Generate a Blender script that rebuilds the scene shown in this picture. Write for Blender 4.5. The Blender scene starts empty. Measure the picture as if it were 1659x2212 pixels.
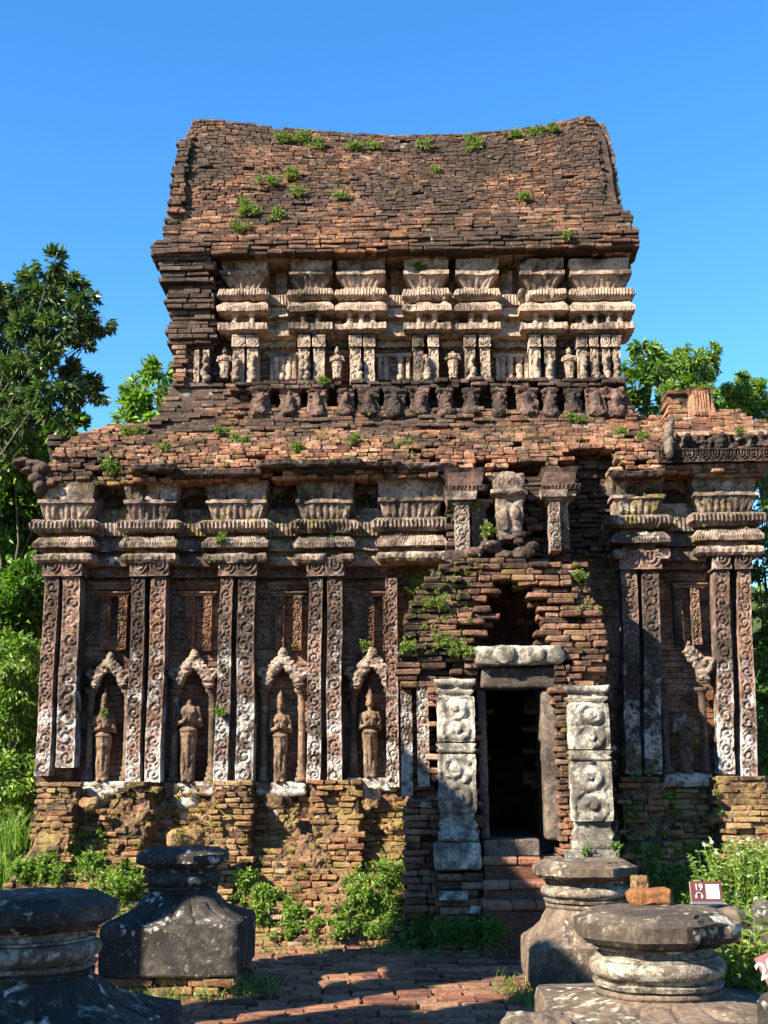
import bpy, math, random
import numpy as np
from mathutils import Vector
random.seed(5); rng = np.random.default_rng(7)
S = bpy.context.scene; COL = S.collection
R = math.radians
# ---------------------------------------------------------------- camera, sky, sun, exposure
PITCH, ROLL, FPX, CX, CY, CAMZ = R(12.2), R(-0.5), 2600.0, 829.5, 1106.0, 1.6
cd = bpy.data.cameras.new('camera'); cam = bpy.data.objects.new('camera', cd); COL.objects.link(cam)
cd.sensor_fit = 'VERTICAL'; cd.sensor_height = 36; cd.lens = 36 * FPX / 2212.0; cd.clip_end = 2000
fw = Vector((0, math.cos(PITCH), math.sin(PITCH))); up0 = Vector((0, -math.sin(PITCH), math.cos(PITCH))); rt0 = Vector((1, 0, 0))
rt = rt0 * math.cos(ROLL) + up0 * math.sin(ROLL); up = -rt0 * math.sin(ROLL) + up0 * math.cos(ROLL)
from mathutils import Matrix
m3 = Matrix((rt, up, -fw)).transposed(); mm = m3.to_4x4(); mm.translation = (0, 0, CAMZ); cam.matrix_world = mm
S.camera = cam
SUN = Vector((-1.3, -1.0, 1.12)).normalized()                # direction towards the sun
EL = math.asin(SUN.z)
w = bpy.data.worlds.new('World'); S.world = w; w.use_nodes = True
nt = w.node_tree; sky = nt.nodes.new('ShaderNodeTexSky'); sky.sky_type = 'NISHITA'; sky.sun_disc = False
sky.sun_elevation = EL; sky.sun_rotation = math.atan2(SUN.x, SUN.y)
sky.air_density = 1.0; sky.dust_density = 0.0; sky.ozone_density = 5.0
hs = nt.nodes.new('ShaderNodeHueSaturation'); hs.inputs['Saturation'].default_value = 1.22; nt.links.new(sky.outputs[0], hs.inputs['Color'])
nt.links.new(hs.outputs[0], nt.nodes['Background'].inputs[0]); nt.nodes['Background'].inputs[1].default_value = 0.094
ld = bpy.data.lights.new('sun', 'SUN'); ld.energy = 5.0; ld.angle = R(0.5); ld.color = (1.0, 0.90, 0.76)
lo = bpy.data.objects.new('sun', ld); COL.objects.link(lo); lo.rotation_euler = SUN.to_track_quat('Z', 'Y').to_euler()
S.view_settings.view_transform = 'Standard'; S.view_settings.look = 'None'; S.view_settings.exposure = 1.86; S.view_settings.gamma = 1
# ---------------------------------------------------------------- measuring helpers
YAW = R(1.5); BO = Vector((0, 13.0, 0))
ex = Vector((math.cos(YAW), -math.sin(YAW), 0)); ey = Vector((math.sin(YAW), math.cos(YAW), 0))
def ray(px, py): return fw + rt * ((px - CX) / FPX) - up * ((py - CY) / FPX)
def B(px, py, ly):
    """measure on the temple plane at depth ly -> (lx, lz)"""
    d = ray(px, py); o = Vector((0, 0, CAMZ)) - BO
    t = (ly - o.dot(ey)) / d.dot(ey); p = o + d * t
    return p.dot(ex), p.z
def Bx(px, py, ly): return B(px, py, ly)[0]
def Bz(py, ly, px=700): return B(px, py, ly)[1]
def W(px, py, Y):
    d = ray(px, py); return Vector((0, 0, CAMZ)) + d * (Y / d.y)
def G(px, py, z=0.0):
    d = ray(px, py); return Vector((0, 0, CAMZ)) + d * ((z - CAMZ) / d.z)
# ---------------------------------------------------------------- mesh helpers
def hsh(ix, iy, iz, seed):
    h = (ix * 374761393 + iy * 668265263 + iz * 2147483647 + seed * 974634777) & 0xffffffff
    h = ((h ^ (h >> 13)) * 1274126177) & 0xffffffff
    h = (h ^ (h >> 16)) & 0xffffff
    return h / 8388607.5 - 1.0
def vnoise(P, sc=1.0, seed=0):
    P = np.asarray(P, float) * sc + 100.0; I = np.floor(P).astype(np.int64); f = P - I; f = f * f * (3 - 2 * f)
    r = 0
    for a in (0, 1):
        for b in (0, 1):
            for c in (0, 1):
                wgt = (f[:, 0] if a else 1 - f[:, 0]) * (f[:, 1] if b else 1 - f[:, 1]) * (f[:, 2] if c else 1 - f[:, 2])
                r = r + wgt * hsh(I[:, 0] + a, I[:, 1] + b, I[:, 2] + c, seed)
    return r
def fbm(P, sc, seed=0, o=3):
    r = 0; a = 1.0
    for i in range(o): r = r + a * vnoise(P, sc * 2 ** i, seed + i * 17); a *= .5
    return r / 1.75
def n1(x, y=0.0, z=0.0, sc=1.0, seed=0): return float(vnoise(np.array([[x, y, z]]), sc, seed)[0])
class MB:
    def __init__(s): s.V = []; s.F = []; s.a = []; s.n = 0
    def add(s, V, F, v=0.5):
        V = np.asarray(V, float).reshape(-1, 3); s.V.append(V)
        s.a.append(np.full(len(V), v) if np.isscalar(v) else np.asarray(v, float))
        for f in (F if isinstance(F, (list, tuple)) else [F]):
            f = np.asarray(f, np.int64)
            if f.size: s.F.append(f + s.n)
        s.n += len(V)
    def disp(s, amp, sc=4.0, seed=3, o=3):
        V = np.concatenate(s.V); D = np.stack([fbm(V, sc, seed + 31 * i, o) for i in range(3)], 1)
        s.V = [V + D * amp]; s.a = [np.concatenate(s.a)]; return s
    def mesh(s, name, smooth=False):
        V = np.concatenate(s.V); me = bpy.data.meshes.new(name); me.vertices.add(len(V)); me.vertices.foreach_set('co', V.ravel())
        fl = [f for f in s.F]; L = np.concatenate([f.ravel() for f in fl]); tot = np.concatenate([np.full(len(f), f.shape[1]) for f in fl])
        st = np.concatenate([[0], np.cumsum(tot)[:-1]])
        me.loops.add(len(L)); me.loops.foreach_set('vertex_index', L.astype(np.int32))
        me.polygons.add(len(tot)); me.polygons.foreach_set('loop_start', st.astype(np.int32)); me.polygons.foreach_set('loop_total', tot.astype(np.int32))
        me.polygons.foreach_set('use_smooth', np.full(len(tot), smooth))
        at = me.attributes.new('v', 'FLOAT', 'POINT'); at.data.foreach_set('value', np.concatenate(s.a).astype(np.float32))
        me.update(calc_edges=True); me.validate(); return me
    def build(s, name, mat, parent=None, smooth=False, loc=None, rz=0):
        o = bpy.data.objects.new(name, s.mesh(name, smooth)); COL.objects.link(o); o.data.materials.append(mat)
        if parent: o.parent = parent
        if loc is not None: o.location = loc
        o.rotation_euler.z = rz
        return o
def empty(name, loc=(0, 0, 0), rz=0, parent=None):
    o = bpy.data.objects.new(name, None); COL.objects.link(o); o.location = loc; o.rotation_euler.z = rz; o.empty_display_size = .2
    if parent: o.parent = parent
    return o
def tag(o, label=None, cat=None, group=None, kind=None):
    if label: o['label'] = label
    if cat: o['category'] = cat
    if group: o['group'] = group
    if kind: o['kind'] = kind
    return o
# chamfered box template
_c = [(a, b, c) for a in (-1, 1) for b in (-1, 1) for c in (-1, 1)]
TS = np.array([c for c in _c for k in range(3)], float); TA = np.array([[c[j] if j == k else 0 for j in range(3)] for c in _c for k in range(3)], float)
def _tpl():
    id_ = {(c, k): i * 3 + k for i, c in enumerate(_c) for k in range(3)}; pos = TS * .8 + TA * .2; q = []; t = []
    def orient(f):
        p = pos[f]; n = np.cross(p[1] - p[0], p[2] - p[0]); return f if n.dot(p.mean(0)) > 0 else f[::-1]
    for k in range(3):
        a, b = [j for j in range(3) if j != k]
        for sg in (-1, 1):
            cs = []
            for u, v in ((-1, -1), (1, -1), (1, 1), (-1, 1)):
                c = [0, 0, 0]; c[k] = sg; c[a] = u; c[b] = v; cs.append(id_[(tuple(c), k)])
            q.append(orient(cs))
        for u in (-1, 1):
            for v in (-1, 1):
                c1 = [0, 0, 0]; c1[a] = u; c1[b] = v; c2 = list(c1); c1[k] = -1; c2[k] = 1; c1 = tuple(c1); c2 = tuple(c2)
                q.append(orient([id_[(c1, a)], id_[(c1, b)], id_[(c2, b)], id_[(c2, a)]]))
    for c in _c: t.append(orient([id_[(c, 0)], id_[(c, 1)], id_[(c, 2)]]))
    return np.array(q), np.array(t)
TQ, TT = _tpl()
def bricks(mb, C, H, v=None, ch=.008, jit=.004, ang=.03, tilt=None, basis=None):
    """many chamfered, jittered blocks; C centres (n,3), H half sizes (n,3)"""
    C = np.asarray(C, float).reshape(-1, 3); H = np.asarray(H, float).reshape(-1, 3); n = len(C)
    if n == 0: return
    c = np.minimum(ch, H.min(1) * .45)[:, None, None]
    P = TS[None] * (H[:, None] - c) + TA[None] * c + rng.uniform(-jit, jit, (n, 24, 3))
    a = rng.uniform(-ang, ang, n); b = rng.uniform(-ang, ang, n) * .5 + (0 if tilt is None else np.asarray(tilt))
    x, y, z = P[..., 0], P[..., 1], P[..., 2]
    ca, sa = np.cos(a)[:, None], np.sin(a)[:, None]; x, y = x * ca - y * sa, x * sa + y * ca
    cb, sb = np.cos(b)[:, None], np.sin(b)[:, None]; x, z = x * cb - z * sb, x * sb + z * cb
    P = np.stack([x, y, z], 2)
    if basis is not None: P = P @ np.array(basis)
    P = P + C[:, None]
    off = (np.arange(n) * 24)[:, None, None]
    vv = rng.random(n) if v is None else (np.full(n, v) if np.isscalar(v) else np.asarray(v))
    mb.add(P.reshape(-1, 3), [(TQ[None] + off).reshape(-1, 4), (TT[None] + off).reshape(-1, 3)], np.repeat(vv, 24))
def block(mb, x0, x1, y0, y1, z0, z1, v=None, ch=.012, jit=.004, ang=0):
    bricks(mb, [[(x0 + x1) / 2, (y0 + y1) / 2, (z0 + z1) / 2]], [[abs(x1 - x0) / 2, abs(y1 - y0) / 2, abs(z1 - z0) / 2]], v, ch, jit, ang)
def grid(mb, fn, nu, nv, v=.5, flip=False):
    u, w_ = np.meshgrid(np.linspace(0, 1, nu), np.linspace(0, 1, nv), indexing='ij'); P = fn(u.ravel(), w_.ravel())
    i = np.arange(nu - 1)[:, None] * nv + np.arange(nv - 1)[None]; i = i.ravel(); q = np.stack([i, i + nv, i + nv + 1, i + 1], 1)
    mb.add(P, q[:, ::-1] if flip else q, v)
def brickwall(mb, z0, z1, xl, xr, yf, dep=.16, h=.053, L=(.13, .27), zmap=None, rough=.018, miss=.02, mask=None, org=None, du=None, dn=None, pit=.05, psc=3.0, backing=True, vfn=None, seed=0, gap=.004, ch=.009):
    """lay courses of separate bricks over a surface y = yf(x, z) between xl(z) and xr(z). zmap bends the courses."""
    fx = (lambda f: f if callable(f) else (lambda z: f)); xl, xr, = fx(xl), fx(xr); yf_ = yf if callable(yf) else (lambda x, z: yf)
    C = []; H = []; T = []; Vv = []; z = z0; r = 0
    nrow = max(1, int(round((z1 - z0) / h))); hh = (z1 - z0) / nrow
    for r in range(nrow):
        zc = z0 + (r + .5) * hh; a, b = xl(zc), xr(zc)
        x = a - random.uniform(0, .03) + (r % 2) * random.uniform(0, .05); b += random.uniform(-.03, .03)
        while x < b - .03:
            l = random.uniform(*L); l = min(l, b - x); xc = x + l / 2; x += l
            if l < .03: continue
            zz = zmap(xc, zc) if zmap else zc
            tl = math.atan2((zmap(xc + .1, zc) - zmap(xc - .1, zc)), .2) if zmap else 0
            hs = (zmap(xc, zc + hh / 2) - zmap(xc, zc - hh / 2)) if zmap else hh
            if mask and not mask(xc, zz): continue
            if random.random() < miss: continue
            y = yf_(xc, zz) + random.gauss(0, rough) * .7 + random.uniform(0, rough) + pit * max(0, n1(xc, zz, seed, psc, 11 + seed) - .25)
            C.append((xc, y + dep / 2, zz + random.uniform(-.004, .004))); H.append((l / 2 - gap * random.random() - .001, dep / 2, hs / 2 * random.uniform(.80, .92)))
            T.append(tl); Vv.append(min(1, max(0, (vfn(xc, zz) if vfn else .5) + random.gauss(0, .21))))
    if not C: return
    C = np.array(C); H = np.array(H); basis = None
    if du is not None:
        A = np.array([du, dn, (0, 0, 1)], float); C = C @ A + np.array(org); basis = A
    bricks(mb, C, H, Vv, ch=ch, jit=.005, ang=.025, tilt=np.array(T), basis=basis)
    if backing:
        def fn(u, w_):
            zc = z0 + .01 + w_ * (z1 - z0 - .02); A_ = np.array([xl(k) for k in zc]) + .03; Bb = np.array([xr(k) for k in zc]) - .03; X = A_ + u * (Bb - A_)
            Z = np.array([zmap(p, q) for p, q in zip(X, zc)]) if zmap else zc
            P = np.stack([X, np.array([yf_(p, q) for p, q in zip(X, Z)]) + .055, Z], 1)
            return P if du is None else P @ np.array([du, dn, (0, 0, 1)], float) + np.array(org)
        if mask is None: grid(mb, fn, 40, 14, .05)
def rectloft(mb, x0, x1, y0, yb, prof, step=.03, v=.5, seed=0, wear=.0, x0t=None, x1t=None):
    """moulding run round a rectangular plan; prof = [(z, out, relief, pitch)], front faces -y"""
    z00, z11 = prof[0][0], prof[-1][0]
    x0t = x0 if x0t is None else x0t; x1t = x1 if x1t is None else x1t
    n = max(3, int((x1 - x0) / step)); m = max(3, int(min(yb - y0, .6) / step))
    rings = []
    for (z, o, rel, pit) in prof:
        f = 0 if z11 == z00 else (z - z00) / (z11 - z00); a = x0 + (x0t - x0) * f; b = x1 + (x1t - x1) * f
        t = np.linspace(0, 1, n + 1); s = np.linspace(0, 1, m + 1)
        FX = a - o + (b - a + 2 * o) * t; rl = rel * np.abs(np.sin(np.pi * (FX - a) / pit)) if rel else 0 * FX
        ch = wear * np.maximum(0, fbm(np.stack([FX, FX * 0 + seed * 3.3, FX * 0 + z], 1), 6, seed, 2) - .1)
        front = np.stack([FX, y0 - o - rl + ch, 0 * FX + z], 1)
        SY = (y0 - o) + (yb - y0 + o) * s; rs = rel * np.abs(np.sin(np.pi * (SY - y0) / pit)) if rel else 0 * SY; rs = rs * (s > 0) * (s < .99)
        right = np.stack([b + o + rs, SY, 0 * SY + z], 1)[1:]; left = np.stack([a - o - rs, SY, 0 * SY + z], 1)[::-1][:-1]
        back = np.stack([FX[::-1], 0 * FX + yb, 0 * FX + z], 1)[1:-1]
        rings.append(np.concatenate([left, front, right, back]))
    N = len(rings[0]); V = np.concatenate(rings); i = np.arange(N); j = (i + 1) % N; q = []
    for k in range(len(rings) - 1): q.append(np.stack([i + k * N, j + k * N, j + (k + 1) * N, i + (k + 1) * N], 1))
    caps = []
    for base, fl in ((0, True), ((len(rings) - 1) * N, False)):
        nb = m; fr = np.arange(nb, nb + n + 1)                       # front indices
        bk = np.concatenate([[0], np.arange(N - 1, nb + n + m, -1), [nb + n + m]])
        bk = bk[:n + 1]
        c = np.stack([fr[:-1], fr[1:], bk[1:], bk[:-1]], 1) + base; caps.append(c[:, ::-1] if fl else c)
    mb.add(V, [np.concatenate(q)] + caps, v)
def relief(mb, fx, y0, depth, pat, nx, nz, back=.12, v=.5, side=None):
    """carved panel: fx(u,t)->(x,z) ; pat(u,t) in 0..1 ; border vertices run back to close the sides"""
    u = np.concatenate([[0, 0], np.linspace(0, 1, nx), [1, 1]]); t = np.concatenate([[0, 0], np.linspace(0, 1, nz), [1, 1]])
    U, T = np.meshgrid(u, t, indexing='ij'); X, Z = fx(U, T); Y = y0 - depth * pat(U, T)
    Y[0] = Y[-1] = y0 + back; Y[:, 0] = Y[:, -1] = y0 + back
    P = np.stack([X.ravel(), Y.ravel(), Z.ravel()], 1); nu, nv = U.shape
    i = (np.arange(nu - 1)[:, None] * nv + np.arange(nv - 1)[None]).ravel(); mb.add(P, np.stack([i, i + nv, i + nv + 1, i + 1], 1), v)
def scroll(aspect, seed=0, wear=.5, per=1.05):
    """vine medallions up a strip; aspect = length / width"""
    def f(U, T):
        u = U * 2 - 1; t = T * aspect * 2; k = np.floor(t / (2 * per)); hk = hsh(k.astype(np.int64), 0, seed, 5); sd = np.where((k + (np.abs(hk) > .8)) % 2 == 0, 1.0, -1.0); tt = t - (k + .5) * 2 * per
        uu = u * sd; cx = .08 + .10 * hk; r = np.hypot(uu - cx, tt); th = np.arctan2(tt, uu - cx)
        sp = .5 + .5 * np.cos(2 * np.pi * r * (1.7 + .35 * hk) - th + hk); h = np.where(r < .86, sp ** .7, .25 + .75 * np.abs(np.sin(4 * tt + 5 * uu)))
        h = np.where(r < .16, 1.0, h); h = np.where(np.abs(u) > .86, .85, h)
        n = fbm(np.stack([U.ravel() * 2, T.ravel() * aspect * 2, 0 * U.ravel() + seed], 1), 2.2, seed, 3).reshape(U.shape)
        n2 = fbm(np.stack([U.ravel() * 2, T.ravel() * aspect * 2, 0 * U.ravel() + seed + 9], 1), .55, seed, 2).reshape(U.shape)
        return np.clip(h + n * .45, 0, 1.2) * (1 - np.clip(n2 * wear * 1.6, 0, .8)) + .25 * n
    return f
def uscroll(ncell, seed=0):
    """row of nested u-shaped curls (capitals, friezes)"""
    def f(U, T):
        c = (U * ncell) % 1 * 2 - 1; z = T * 2 - 1; d = np.sqrt(c ** 2 + np.minimum(z - .2, 0) ** 2 * .9)
        h = .5 + .5 * np.cos(d * 2 * np.pi * 2.3); h = np.where((z > .78) | (z < -.85), 1, h)
        n = fbm(np.stack([U.ravel() * ncell * 2, T.ravel() * 2, 0 * U.ravel() + seed], 1), 2.5, seed, 2).reshape(U.shape)
        return np.clip(h + .4 * n, 0, 1.2)
    return f
def loft(mb, rings, v=.5, cap=True):
    N = len(rings[0]); V = np.concatenate(rings); i = np.arange(N); j = (i + 1) % N
    q = np.concatenate([np.stack([i + k * N, j + k * N, j + (k + 1) * N, i + (k + 1) * N], 1) for k in range(len(rings) - 1)])
    F = [q]
    if cap:
        c0 = len(V); V = np.concatenate([V, [rings[0].mean(0)], [rings[-1].mean(0)]]); o = (len(rings) - 1) * N
        F += [np.stack([j, i, 0 * i + c0], 1), np.stack([i + o, j + o, 0 * i + c0 + 1], 1)]
    mb.add(V, F, v)
def circ(cx, cy, z, r, n=12, ry=None):
    a = np.linspace(0, 2 * np.pi, n, endpoint=False); return np.stack([cx + r * np.cos(a), cy + (ry or r) * np.sin(a), 0 * a + z], 1)
def tube(mb, pts, rad, n=7, v=.5):
    pts = [Vector(p) for p in pts]; rings = []
    for i, p in enumerate(pts):
        d = (pts[min(i + 1, len(pts) - 1)] - pts[max(i - 1, 0)]).normalized(); a = d.orthogonal().normalized(); b = d.cross(a)
        if i and a.dot(pa) < 0: a = -a; b = -b
        if i: a = (pa - d * pa.dot(d)).normalized(); b = d.cross(a)
        pa = a
        rings.append(np.array([p + (a * math.cos(k) + b * math.sin(k)) * rad[i] for k in np.linspace(0, 2 * math.pi, n, endpoint=False)]))
    loft(mb, rings, v)
_sph = None
def ball(mb, c, r, v=.5, rot=None):
    """low ellipsoid used as raw clay before remeshing"""
    n, m = 12, 8; rings = [np.stack([np.cos(a) * s, np.sin(a) * s, 0 * a + z], 1) for z, s in [(math.sin(t), math.cos(t)) for t in np.linspace(-1.5, 1.5, m)] for a in [np.linspace(0, 2 * np.pi, n, endpoint=False)]]
    r = np.array(r if hasattr(r, '__len__') else (r, r, r)); M = np.eye(3)
    if rot is not None: c_, s_ = math.cos(rot), math.sin(rot); M = np.array([[c_, 0, s_], [0, 1, 0], [-s_, 0, c_]])
    loft(mb, [(q * r) @ M + np.array(c) for q in rings], v)
def remesh(mb, voxel, name, smooth=2, amp=.0, sc=20, seed=0, v=.5):
    """fuse the clay into one continuous surface and return an MB"""
    me = mb.mesh('tmp'); o = bpy.data.objects.new('tmp', me); COL.objects.link(o)
    md = o.modifiers.new('r', 'REMESH'); md.mode = 'VOXEL'; md.voxel_size = voxel
    if smooth: s_ = o.modifiers.new('s', 'SMOOTH'); s_.iterations = smooth; s_.factor = .5
    dg = bpy.context.evaluated_depsgraph_get(); ev = o.evaluated_get(dg); m2 = ev.to_mesh()
    V = np.zeros(len(m2.vertices) * 3); m2.vertices.foreach_get('co', V); V = V.reshape(-1, 3)
    F = np.array([list(p.vertices) for p in m2.polygons if len(p.vertices) == 4]); T = [list(p.vertices) for p in m2.polygons if len(p.vertices) == 3]
    ev.to_mesh_clear(); bpy.data.objects.remove(o); bpy.data.meshes.remove(me)
    out = MB(); out.add(V, [F] + ([np.array(T)] if T else []), v)
    if amp: out.disp(amp, sc, seed)
    return out
# ---------------------------------------------------------------- materials
class NT:
    def __init__(s, name):
        s.m = bpy.data.materials.new(name); s.m.use_nodes = True; s.t = s.m.node_tree; s.b = s.t.nodes['Principled BSDF']
    def n(s, ty, **k):
        x = s.t.nodes.new(ty)
        for a, b in k.items():
            if a.startswith('i_'):
                key = a[2:]; key = int(key) if key.isdigit() else key.replace('_', ' '); x.inputs[key].default_value = b
            else: setattr(x, a, b)
        return x
    def l(s, a, b): s.t.links.new(a, b)
    def noise(s, vec, scale, det=5, rough=.6, dist=0):
        x = s.n('ShaderNodeTexNoise', i_Scale=scale, i_Detail=det, i_Roughness=rough, i_Distortion=dist); s.l(vec, x.inputs['Vector']); return x.outputs['Fac']
    def ramp(s, fac, pts):
        x = s.n('ShaderNodeValToRGB'); e = x.color_ramp.elements
        while len(e) < len(pts): e.new(.5)
        for i, (p, c) in enumerate(pts): e[i].position = p; e[i].color = (c, c, c, 1) if not hasattr(c, '__len__') else (*c, 1)
        s.l(fac, x.inputs[0]); return x.outputs[0]
    def mix(s, fac, a, b, ty='MIX'):
        x = s.n('ShaderNodeMix', data_type='RGBA', blend_type=ty)
        for sock, val in ((x.inputs[0], fac), (x.inputs[6], a), (x.inputs[7], b)):
            if isinstance(val, (int, float)): sock.default_value = val
            elif isinstance(val, tuple): sock.default_value = (*val, 1)
            else: s.l(val, sock)
        return x.outputs[2]
    def math(s, op, a, b=0.0, clamp=False):
        x = s.n('ShaderNodeMath', operation=op, use_clamp=clamp)
        for i, val in enumerate((a, b)):
            if isinstance(val, (int, float)): x.inputs[i].default_value = val
            else: s.l(val, x.inputs[i])
        return x.outputs[0]
def stone(name, cols, stain=.5, lich=.3, licol=(.62, .58, .50), moss=0, mosscol=(.30, .23, .035), bump=.5, crust=(.035, .028, .022), lz=None, mz=None, spot=0, fine=45, sscale=1.1, orange=0, pink=0, cz=None, dim=.60, speck=.55):
    """weathered masonry: tint per block, dark crust, pale lichen, moss; all placed by noise in the thing's own space"""
    k = NT(name); tc = k.n('ShaderNodeTexCoord'); oi = k.n('ShaderNodeObjectInfo'); add = k.n('ShaderNodeVectorMath', operation='ADD')
    k.l(tc.outputs['Object'], add.inputs[0]); cmb = k.n('ShaderNodeCombineXYZ')
    r = k.math('MULTIPLY', oi.outputs['Random'], 7.0); k.l(r, cmb.inputs[0]); k.l(r, cmb.inputs[1]); k.l(cmb.outputs[0], add.inputs[1]); P = add.outputs[0]
    at = k.n('ShaderNodeAttribute', attribute_name='v'); sep = k.n('ShaderNodeSeparateXYZ'); k.l(tc.outputs['Object'], sep.inputs[0])
    f = k.math('ADD', at.outputs['Fac'], k.math('MULTIPLY', k.math('SUBTRACT', k.noise(P, 7, 4), .5), .9))
    n = len(cols); c = k.ramp(f, [(.05 + .9 * i / (n - 1), cc) for i, cc in enumerate(cols)])
    c = k.mix(1, c, k.ramp(k.noise(P, fine, 4, .7), [(.25, .55), (.75, 1.35)]), 'MULTIPLY'); c = k.mix(1, c, k.ramp(k.noise(P, 170, 3, .8), [(.28, .62), (.72, 1.30)]), 'MULTIPLY')
    def sh(th, w_=.08): return [(max(0, th - w_), 0.0), (min(1, th + w_), 1.0)]
    if orange: c = k.mix(k.math('MULTIPLY', k.ramp(k.noise(P, 2.2, 5, .6), sh(.55, .06)), orange), c, (.42, .15, .055))
    if pink: c = k.mix(k.math('MULTIPLY', k.ramp(k.noise(P, 5.2, 6, .7), sh(.57, .05)), pink), c, (.40, .30, .30))
    if stain:
        sn = k.noise(P, sscale, 9, .72)
        if cz: sn = k.math('ADD', sn, k.ramp(k.math('DIVIDE', sep.outputs[2], 8.0), cz))
        ms = k.ramp(sn, sh(.68 - .36 * stain, .07)); c = k.mix(k.math('MULTIPLY', ms, .88), c, crust)
        c = k.mix(k.math('MULTIPLY', k.ramp(k.noise(P, 9, 7, .75), sh(.64 - .2 * stain, .06)), .75), c, crust)
    if moss:
        g = k.noise(P, 3.1, 8, .75)
        if mz: g = k.math('ADD', g, k.ramp(k.math('DIVIDE', sep.outputs[2], 8.0), mz))
        c = k.mix(k.math('MULTIPLY', k.ramp(g, sh(.66 - .3 * moss, .07)), .85), c, k.mix(k.noise(P, 30, 3), mosscol, (.20, .16, .05)))
    if lich:
        g = k.noise(P, 4.5, 9, .78, .3)
        if lz: g = k.math('ADD', g, k.ramp(k.math('DIVIDE', sep.outputs[2], 8.0), lz))
        c = k.mix(k.math('MULTIPLY', k.ramp(g, sh(.72 - .3 * lich, .045)), .9), c, k.mix(k.noise(P, 22, 5, .7), licol, tuple(q * .55 for q in licol)))
    if spot:
        vo = k.n('ShaderNodeTexVoronoi', i_Scale=12.0); wn = k.n('ShaderNodeTexNoise', i_Scale=6.0, i_Detail=6.0); k.l(P, wn.inputs['Vector'])
        vm = k.n('ShaderNodeVectorMath', operation='MULTIPLY_ADD'); k.l(wn.outputs['Color'], vm.inputs[0]); vm.inputs[1].default_value = (.35, .35, .35); k.l(P, vm.inputs[2]); k.l(vm.outputs[0], vo.inputs['Vector'])
        sp = k.math('MULTIPLY', k.math('MULTIPLY', k.ramp(vo.outputs['Distance'], [(.22, 1.0), (.40, 0.0)]), k.ramp(k.noise(P, 30, 5, .8), [(.38, 0.0), (.50, 1.0)])), k.ramp(k.noise(P, 2.6, 3), sh(.62 - .2 * spot, .04))); c = k.mix(sp, c, tuple(q * 1.05 for q in licol))
    c = k.mix(k.math('MULTIPLY', k.ramp(k.noise(P, 26, 7, .8), [(.53, 0.0), (.60, 1.0)]), speck), c, crust)
    c = k.mix(k.math('MULTIPLY', k.ramp(k.noise(P, 19, 8, .85, .4), [(.58, 0.0), (.64, 1.0)]), speck * .8), c, licol)
    c = k.mix(1, c, (dim, dim * .97, dim * .94), 'MULTIPLY')
    k.l(c, k.b.inputs['Base Color']); k.b.inputs['Roughness'].default_value = .93; k.b.inputs['Specular IOR Level'].default_value = .18
    hb = k.math('ADD', k.math('ADD', k.noise(P, 38, 6, .75), k.math('MULTIPLY', k.noise(P, 110, 4, .8), .35)), k.math('MULTIPLY', k.noise(P, 12, 4, .6), 1.6))
    bp = k.n('ShaderNodeBump', i_Strength=bump, i_Distance=.02); k.l(hb, bp.inputs['Height']); k.l(bp.outputs[0], k.b.inputs['Normal'])
    return k.m
BR = [(.07, .04, .03), (.22, .11, .07), (.36, .18, .11), (.47, .26, .16), (.52, .36, .25)]
M = {}
M['ledge'] = stone('ledge_brick', dim=.74, cols=[(.10, .05, .035), (.30, .14, .08), (.46, .22, .12), (.54, .30, .18), (.54, .38, .27)], stain=.50, lich=.12, moss=.12, bump=.5)
M['roof'] = stone('roof_brick', dim=.72, cols=[(.06, .035, .025), (.20, .09, .05), (.34, .17, .09), (.42, .24, .14), (.48, .34, .24)], stain=.54, lich=.22, bump=.6, crust=(.06, .045, .036))
M['base'] = stone('base_brick', dim=.70, cols=[(.12, .06, .035), (.30, .14, .07), (.44, .23, .11), (.52, .33, .17), (.56, .42, .26)], stain=.36, lich=.2, moss=.42, mosscol=(.44, .32, .12), bump=.8)
M['earth'] = stone('mossy_earth', dim=.72, cols=[(.18, .09, .05), (.32, .18, .10), (.42, .28, .17)], stain=.44, lich=.2, moss=.30, mosscol=(.42, .31, .12), bump=1.0, fine=60)
M['porch'] = stone('porch_brick', BR, stain=.46, lich=.12, moss=.12, bump=.55)
M['carve'] = stone('carved_brick', [(.13, .075, .055), (.25, .15, .105), (.34, .215, .155), (.38, .27, .20)], stain=.54, lich=.30, bump=.45, licol=(.66, .62, .56), pink=.4, orange=.25, lz=[(.10, .22), (.40, -.03)], dim=0.78)
M['wall'] = stone('wall_brick', [(.20, .11, .07), (.36, .21, .13), (.42, .27, .18), (.36, .26, .19)], stain=.42, lich=.2, bump=.5, orange=.7)
M['corn'] = stone('cornice_brick', [(.20, .14, .10), (.35, .25, .19), (.47, .36, .28), (.53, .43, .34)], stain=.50, lich=.36, bump=.45, licol=(.60, .55, .47), pink=.35, moss=.16, speck=.8, dim=0.86)
M['upper'] = stone('upper_carved_brick', [(.22, .14, .10), (.38, .27, .19), (.50, .38, .28), (.56, .44, .33)], stain=.42, lich=.28, bump=.4, licol=(.68, .62, .52), pink=.3, dim=0.84)
M['row'] = stone('weathered_row_brick', [(.10, .06, .05), (.22, .13, .10), (.32, .20, .15), (.44, .32, .25)], stain=.58, lich=.30, bump=.6)
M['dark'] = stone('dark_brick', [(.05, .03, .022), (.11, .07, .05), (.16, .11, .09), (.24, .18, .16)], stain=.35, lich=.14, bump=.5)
M['white'] = stone('pale_sandstone', [(.36, .32, .25), (.56, .51, .41), (.70, .66, .55)], stain=.55, lich=.3, bump=.6, crust=(.06, .055, .045), sscale=4.2, fine=25, dim=.92)
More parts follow.
